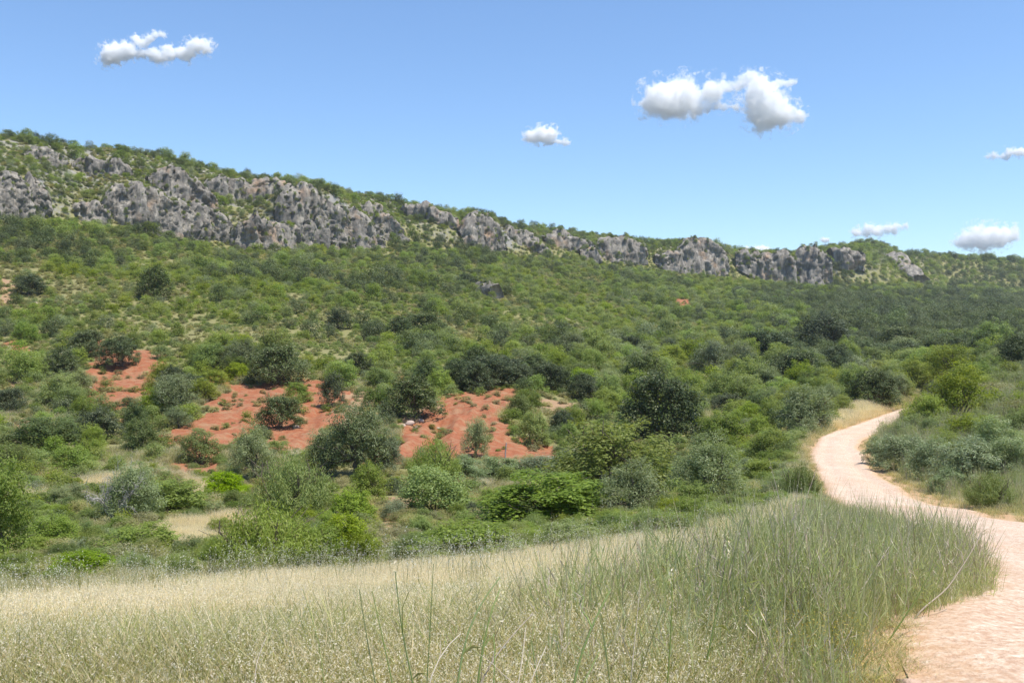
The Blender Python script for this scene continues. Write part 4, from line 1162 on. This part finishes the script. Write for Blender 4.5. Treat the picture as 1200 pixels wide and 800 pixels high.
kd = np.where(pale > 0.05, 'oat', np.where(pale > -1.0, 'oatg', 'short')).astype(object)
ed = np.exp(-((400 - F * z / y) - FE(px) - 15).clip(0, None) / 12)
kd[rng.random(len(x)) < 0.25 * ed] = 'short'; kd[(rng.random(len(x)) < 0.012 + 0.16 * ed) & (y > 9)] = 'umbel'
sc = rng.uniform(0.7, 1.1, len(x)) * (1 - 0.2 * sstep(13, 22, y))
gn_scatter('oat_grass', np.c_[x, y, z], np.c_[sc, sc, sc], gidx(kd), GM, 'pale ripe wild oat grass covering the sloping field', 'grass', 0.06)

# the tall green verge left of the track
n = 13000
y = 2.6 * (60 / 2.6) ** (rng.random(n) ** 0.85); o_ = rng.random(n)
xl = np.interp(y, RL[:, 1], RL[:, 0])
vw = (1.1 + 0.20 * np.minimum(y, 14) + 0.5 * fbm(xl * 0 + y / 3, y / 3, 0, 305, 2)) * (1 - 0.5 * sstep(14, 24, y))
x = xl - o_ * vw * 1.35 + 0.15 + 0.55 * sstep(5.5, 8, y) * sstep(20, 14, y)
off, rz, side = road_info(x, y)
spill = 0.12 + 0.5 * sstep(5.5, 8, y) * sstep(20, 14, y)
m = (off > -spill * rng.uniform(0.2, 1.0, n)) & (rng.random(n) < 1.1 - 1.1 * sstep(0.25, 1.0, o_)) & (fbm(x / 0.8, y / 1.2, 0, 311, 2) > -0.28) & (rng.random(n) < np.clip(y / 9, 0.25, 1))
x, y, off, o_, spill = x[m], y[m], off[m], o_[m], spill[m]; z = Z(x, y)
hy = np.interp(y, [2.6, 4, 7, 10, 14, 18, 24, 40, 60], [0.34, 0.42, 0.58, 0.64, 0.54, 0.42, 0.32, 0.3, 0.3])
sc = (0.4 + 0.6 * sstep(0.0, 0.5, off + spill - 0.12)) * (0.38 + 0.85 * rng.random(len(x)) ** 2.2) * hy * (1 + 0.35 * fbm(x / 1.5, y / 2, 0, 313, 2)) * (1 - 0.4 * sstep(0.5, 1.1, o_))
kd = np.where(off + spill < 0.37, 'short', np.where(rng.random(len(x)) < 0.80, 'tall', 'oatg')).astype(object)
fy = fbm(x / 0.7, y / 0.7, 0, 307, 2)
kd[(fy > 0.22) & (y < 7.5) & (off > 0.25) & (off < 1.6) & (x > 1.0)] = 'yellow'
gn_scatter('tall_grass', np.c_[x, y, z], np.c_[sc * 0.75 + 0.2, sc * 0.75 + 0.2, sc], gidx(kd), GM, 'tall blue-green grass crowding the left side of the track', 'grass', 0.07)

# grass on the right bank and in the valley gaps
n = 46000
x, y = scatter(n, 14, 120, 1.2)
red, tan, st, fld = masks(x, y); off, rz, side = road_info(x, y)
gp = fbm(x / 6, y / 8, 0, 309, 3)
right = x > np.interp(y, RR[:, 1], RR[:, 0])
m = (fld == 0) & (off > -0.05) & ((red + tan) == 0) & ((st > 0) | right | (off < 3) | (gp > 0.12))
m &= ~blocked(x, y, 0.7) & ~((y < 24) & (x < np.interp(y, RL[:, 1], RL[:, 0])) & (off < 3.5))
x, y, off, st, gp, right = x[m], y[m], off[m], st[m], gp[m], right[m]; z = Z(x, y)
rr = rng.random(len(x))
kd = np.where(st > 0, 'oat', np.where(right & (off > 0.8) & (rr < 0.5), 'tall', np.where(rr < 0.3, 'oatg', np.where(rr < 0.95, 'short', 'oat')))).astype(object)
kd[(rng.random(len(x)) < 0.02) & (off > 0.5)] = 'umbel'
sc = rng.uniform(0.7, 1.25, len(x)) * (1 + 0.9 * sstep(30, 90, y)) * (0.45 + 0.55 * sstep(0, 1.0, off)) * np.where(right, 0.72, 1)
gn_scatter('meadow_grass', np.c_[x, y, z], np.c_[sc, sc, sc], gidx(kd), GM, 'mixed green and dry grass between the bushes and on the right bank', 'grass', 0.08)

# ------------------------------------------------------------------ stalks, stones and a post
def on_screen(px, py, y):
    return np.array([(px - 600) / F * y, y, (400 - py) / F * y])
def stalk(pts, y, r, mat, label, twigs=0, sheath=0, seed=0, head=False):
    """one stalk through the bearings pts (base first); it is carried down to the soil"""
    g = np.random.default_rng(seed + 900)
    P = [on_screen(a, b, y + 0.05 * k) for k, (a, b) in enumerate(pts)]
    d = P[1] - P[0]; gz = float(Z(np.array([P[0][0]]), np.array([P[0][1]]))[0]) - 0.03
    if P[0][2] > gz + 0.01:
        f = (P[0][2] - gz) / max(0.15, d[2]); foot = P[0] - d * np.array([min(f, 1.5) * 0.6, 0.3, f]); foot[2] = gz
        P = [foot] + P
    P = np.array(P); n = 14
    dd = np.r_[0, np.cumsum(np.linalg.norm(np.diff(P, axis=0), axis=1))]; t = np.linspace(0, dd[-1], n)
    Qp = np.stack([np.interp(t, dd, P[:, k]) for k in range(3)], 1); Qp[1:-1] = (Qp[:-2] + 2 * Qp[1:-1] + Qp[2:]) / 4
    base = Qp[0].copy(); Qp -= base
    o = empty('grass_stalk', base, label=label, category='grass stalk', group='tall stalks standing in the front of the field')
    link('stem', mesh_np('stem', *tube_np(Qp, np.linspace(r, r * 0.35, n), 6), [M[mat]], smooth=True), o)
    for k in range(twigs):
        i = g.integers(n // 2, n - 2); a = Qp[i]; dr = unit(Qp[i + 1] - Qp[i] + 0.7 * g.standard_normal(3) * [1, 0.6, 0.5] * np.linalg.norm(Qp[i + 1] - Qp[i]))
        link('twig', mesh_np('twig', *limb(g, a, a + dr * g.uniform(0.06, 0.16), r * 0.4, r * 0.15, 0.05, 5), [M[mat]]), o)
    if mat == 'stem' and sheath == 0: sheath = 1
    if mat == 'stem' and seed % 3 == 0: head = True
    for k in range(sheath):
        i = int(n * (0.55 + 0.22 * k)); a = Qp[i]; L = g.uniform(0.05, 0.09); s = g.choice([-1, 1])
        V = np.array([a + [0, 0, 0], a + [s * L * 0.55, -0.01, L * 0.12], a + [s * L, -0.015, -L * 0.35], a + [s * L * 0.5, 0.004, -L * 0.06]])
        m = mesh_np('leaf', np.r_[V, V + [0, 0.003, -0.002]], [np.array([[0, 1, 2, 3], [7, 6, 5, 4]])], [M['sheath']]); link('leaf', m, o)
    if head:
        g2 = np.random.default_rng(seed); p = Qp[-1] + g2.standard_normal((26, 3)) * [0.006, 0.006, 0.03] - [0, 0, 0.03]
        link('seed_head', mesh_np('head', *leaves_np(p, g2.standard_normal(p.shape), 0.014, 0.35, g2, np.tile([0, 0, 1.0], (26, 1))), [M['seed']]), o)
S = stalk
S([(446,830),(432,760),(421,690)], 3.4, .0042, 'stem', 'thin dark green stalk, leftmost of the tall green ones in front', seed=1)
S([(462,810),(448,745),(436,692)], 3.5, .0038, 'stem', 'thin green stalk right beside the leftmost tall green one', seed=2)
S([(488,820),(470,735),(463,668)], 3.3, .0045, 'stem', 'dark green stalk bowed in the middle, tip before the dome bush', 1, seed=3)
S([(500,800),(504,740),(508,660)], 3.6, .0034, 'stem', 'slim nearly vertical green stalk next to the bowed one', seed=4)
S([(533,820),(545,745),(566,700),(586,676)], 3.2, .0060, 'stem', 'thick green stalk leaning right with a crooked elbow', 1, 0, seed=5)
S([(556,830),(566,752),(580,700),(586,690)], 3.1, .0060, 'stem', 'thick green kinked stalk crossing the elbowed one, pale sheath hanging', 1, 2, seed=6)
S([(577,820),(581,760),(578,742)], 3.0, .0042, 'stem', 'short green stalk with a pale hooked bud on its tip', 0, 1, seed=7)
S([(560,800),(592,752),(625,718)], 3.1, .0048, 'drystem', 'bleached dry stalk leaning right with forked twigs', 4, seed=8)
S([(602,830),(612,775),(616,735)], 3.0, .0040, 'drystem', 'bleached dry stalk standing straight behind the leaning dry one', 2, seed=9)
S([(610,800),(622,765),(626,728)], 3.2, .0038, 'sheath', 'light yellow-green stalk right of the two bleached ones', 1, 1, seed=10)
S([(634,830),(628,785),(623,750)], 2.9, .0036, 'stem', 'dark green stalk tilting left below the light yellow-green one', seed=11)
S([(615,810),(630,780),(640,757)], 2.9, .0040, 'drystem', 'pale dry stub leaning right near the bottom edge', 1, seed=12)
S([(500,800),(512,775),(526,752),(540,742)], 3.1, .0040, 'drystem', 'pale pinkish dry stalk curving right between green ones', 3, seed=13)
S([(667,830),(678,770),(704,710),(716,690)], 3.0, .0066, 'stem', 'stout green stalk leaning right in front of the field middle', 1, 1, seed=14)
S([(672,820),(690,790),(702,763)], 2.9, .0058, 'stem', 'short stout green stalk with a pale droopy leaf', 0, 2, seed=15)
S([(716,810),(710,760),(704,718)], 3.3, .0036, 'stem', 'thin green stalk behind the stout leaning one', seed=16)
S([(737,820),(745,740),(751,676)], 3.6, .0030, 'drystem', 'very thin greyish stalk reaching up to the pale field band', 2, seed=17)
S([(780,830),(785,760),(789,690),(786,668)], 3.4, .0042, 'stem', 'tall brownish green stalk right of the field middle', 1, seed=18)
S([(822,810),(835,740),(850,668),(853,630)], 4.2, .0046, 'stem', 'tallest dark stalk, at the left side of the tall green grass', 1, head=True, seed=19)
S([(298,800),(300,775),(312,745)], 3.6, .0030, 'drystem', 'reddish thin dry stalk standing alone at the lower left', seed=20)
S([(380,800),(374,752),(355,690)], 3.5, .0026, 'stem', 'hair-thin green stalk leaning left, left of all others', seed=21)
S([(1078,715),(1110,690),(1135,652),(1152,622)], 6.2, .0058, 'drystem', 'thick pale stalk leaning out over the track from the tall grass', 3, seed=22)
S([(1035,760),(1075,700),(1100,650)], 5.6, .0052, 'stem', 'brown stalk leaning toward the track under the thick pale one', 2, seed=23)
S([(975,740),(1010,690),(1042,640)], 6.0, .0048, 'drystem', 'pale stalk leaning right in the middle of the tall green grass', 2, seed=24)
S([(960,700),(977,640),(985,600)], 7.5, .0056, 'drystem', 'pale forked stalk standing above the tall grass by the track bend', 4, seed=25)

def stone(px, py, w, h, label, seed, name='stone', y0=22.0, mat='stone', group='pale stones lying on the slopes'):
    x, y, z = ground(px, py, y0); s = y / F
    V, T = stone_np(seed, 2, 0.5)
    me = mesh_np('stone', V, T, [M[mat]])
    o = link(name, me, label=label, category='stone', group=group); o.location = (x, y, z + h * s * 0.12)
    o.scale = (w * s / 2, w * s / 2, h * s / 2); o.rotation_euler = (0.1, 0.1, seed * 1.3)
for k, a in enumerate([
 (480, 497, 10, 6, 'biggest white stone of the rubble under the dark green tree'), (493, 494, 8, 6, 'white stone at the right end of the rubble by the clearing'),
 (472, 500, 8, 5, 'dark stained stone at the left end of the rubble'), (487, 502, 6, 4, 'small white stone on the lower side of the rubble'),
 (514, 503, 6, 4, 'lone pale stone on the tan ground right of the rubble'), (468, 519, 9, 5, 'grey flat stone below the rubble near the olive tree'),
 (454, 521, 7, 4, 'small pale stone half hidden beside the big olive tree'), (387, 476, 5, 4, 'orange-brown stone under the small dark tree of the red bank'),
 (106, 455, 5, 4, 'white stone on the left red earth slip'), (347, 501, 8, 5, 'pale stone next to the short-trunked dark tree'),
 (30, 512, 14, 5, 'flat pinkish stone on the bare scrape at the left edge'), (1071, 501, 14, 9, 'pinkish boulder at the foot of the dense ball bush'),
 (1018, 395, 10, 5, 'pale boulder at the left end of the bare tan patch'), (1072, 441, 16, 8, 'grey flat-topped boulder in the bushes above the far track end'),
 (678, 391, 6, 4, 'small white rock in the middle hillside scrub'), (734, 401, 7, 4, 'white rock uphill of the big dark holm oak'),
 (166, 312, 10, 4, 'flat pale rock on the hillside under the long overhung cliff'), (40, 358, 9, 8, 'pale rock just right of the pink scree'),
 (815, 409, 7, 5, 'pale rock in the scrub left of the dark thicket'), (986, 519, 8, 4, 'pale stone on the dry verge outside the track bend')]):
    stone(*a, 400 + k * 3)
# the pale post on the red clearing
def post():
    x, y, z = ground(592, 537, 30); s = y / F
    o = empty('wooden_post', (x, y, z - 0.1), label='thin pale leaning post at the foot of the bare red clearing', category='post')
    g = np.random.default_rng(1); V, Q = limb(g, (0, 0, 0), (0.08, 0, 19 * s), 0.06, 0.045, 0.01, 6)
    link('shaft', mesh_np('shaft', V, Q, [M['dead']], smooth=True), o)
    V, T = stone_np(3, 1, 0.2); link('post_top', mesh_np('post_top', V * [0.05, 0.05, 0.04] + [0.08, 0, 19 * s], T, [M['dead']]), o)
post()

# ------------------------------------------------------------------ summer haze
def haze():
    a, b = 2750.0, 112.0
    zlo = -14.0
    V = np.array([(x, y, z) for x in (-a, a) for y in (-a, a) for z in (zlo, b)], float)
    Q = np.array([[0, 1, 3, 2], [4, 6, 7, 5], [0, 4, 5, 1], [2, 3, 7, 6], [0, 2, 6, 4], [1, 5, 7, 3]])
    t = NT('haze air')
    v = t.n('ShaderNodeVolumePrincipled'); v.inputs['Color'].default_value = (0.86, 0.92, 1.0, 1); v.inputs['Density'].default_value = 0.00011; v.inputs['Anisotropy'].default_value = 0.35
    t.l(v.outputs[0], t.out.inputs['Volume'])
    link('haze', mesh_np('haze', V, Q, [t.m]), kind='stuff', label='faint summer haze between the viewer and the far ridge', category='haze')
haze()

# ------------------------------------------------------------------ clouds
def cloud_mat(name, blobs, size, thr, seed):
    t = NT(name)
    co = t.n('ShaderNodeTexCoord').outputs['Object']
    w = t.vm('SUBTRACT', t.noise(2.2 / size, 5, co, 0.6, out=1), (0.5, 0.5, 0.5))
    sc = t.n('ShaderNodeVectorMath', operation='SCALE'); t.l(w, sc.inputs[0]); sc.inputs['Scale'].default_value = 0.55 * size
    p = t.vm('ADD', co, sc.outputs[0])
    acc = None
    for (x, y, z, r) in blobs:                                   # soft puffs that flow together
        d = t.vm('DISTANCE', p, (x, y, z), 1)
        q = t.math('DIVIDE', d, r)
        f = t.math('EXPONENT', t.math('MULTIPLY', t.math('MULTIPLY', q, q), -1.6))
        acc = f if acc is None else t.math('ADD', acc, f)
    acc = t.math('MINIMUM', acc, 1.25)
    n = t.noise(2.6 / size, 10, co, 0.75)
    d = t.math('ADD', acc, t.math('MULTIPLY_ADD', n, 3.0, -1.5))
    d = t.math('SUBTRACT', d, thr, clamp=False)
    dens = t.math('MULTIPLY', t.math('MULTIPLY', t.math('MAXIMUM', t.math('MINIMUM', d, 0.22), 0.0), 4.5), 5.5 / size)
    v = t.n('ShaderNodeVolumePrincipled'); v.inputs['Color'].default_value = (1, 1, 1, 1); v.inputs['Anisotropy'].default_value = 0.0
    t.l(dens, v.inputs['Density']); t.l(v.outputs[0], t.out.inputs['Volume'])
    return t.m
def cloud(label, parts, dist, thr=0.10, seed=0):
    """parts: (px, py, rx, ry) puffs in the photo; built as a bank of air with real depth"""
    s = dist / F
    cx = np.mean([p[0] for p in parts]); cy = np.mean([p[1] for p in parts])
    g = np.random.default_rng(seed)
    blobs = []; shells = []; V0, T0 = ico(2)
    for (px, py, rx, ry) in parts:
        n = max(1, int(round(rx / ry)))
        for k in range(n):
            ox = (k - (n - 1) / 2) * 2 * (rx - ry) / max(1, n - 1) if n > 1 else 0
            r = ry * s * g.uniform(1.0, 1.2)
            c = ((px + ox - cx) * s, g.uniform(-0.4, 0.4) * ry * s, (cy - py) * s)
            blobs.append((*c, r)); shells.append((V0 * r * 1.9 + c, T0))
    size = max(p[2] for p in parts) * s
    V, T = join_np(shells)
    me = mesh_np('cloud', V, T, [cloud_mat('cloud vapour', blobs, size, thr, seed)])
    o = link('cloud', me, label=label, category='cloud', group='small white clouds in the blue sky'); o.location = ((cx - 600) * s, dist, (400 - cy) * s)
    rm = o.modifiers.new('one skin', 'REMESH'); rm.mode = 'VOXEL'; rm.voxel_size = size * 0.05
    return o
cloud('wispy three-part cloud high above the left end of the ridge', [(129,67,13,8),(144,58,14,7),(138,62,16,8),(188,67,12,7),(178,62,8,5),(186,40,8,4),(176,46,6,4),(220,62,10,8),(234,54,14,8),(205,62,8,4),(162,63,13,5),(204,58,12,5),(166,50,9,5),(158,46,5,5),(212,66,12,4)], 3600, 0.28, 1)
cloud('big bright cloud, left half of the largest pair', [(785,116,30,17),(815,110,34,15),(775,122,22,13),(845,126,20,5),(858,100,18,6),(880,92,12,8),(800,128,24,8)], 3400, 0.26, 2)
cloud('big bright cloud, right half of the largest pair', [(893,116,17,20),(905,134,26,15),(928,136,16,7),(920,97,14,4),(888,104,14,10),(896,146,10,6)], 3350, 0.26, 3)
cloud('small flat cloud left of the largest pair', [(632,160,16,6),(640,156,12,6),(654,166,14,3)], 3600, 0.2, 4)
cloud('thin bright cloud hanging just over the flat green hilltop', [(1016,272,16,5),(1034,268,20,5),(1056,265,10,3)], 4200, 0.2, 5)
cloud('solid white cloud low over the wooded right skyline', [(1138,284,20,6),(1160,276,26,10),(1182,274,13,7),(1150,282,26,8)], 4000, 0.2, 6)
cloud('thin cloud streak entering at the right edge', [(1170,183,14,3),(1195,178,18,5)], 3800, 0.25, 7)
cloud('faint cloud top peeping behind the skyline right of the speckled dome', [(885,293,14,5),(895,294,8,5)], 4500, 0.3, 8)
cloud('faint tiny wisp left of the flat green hilltop cloud', [(967,281,7,4)], 4500, 0.6, 9)
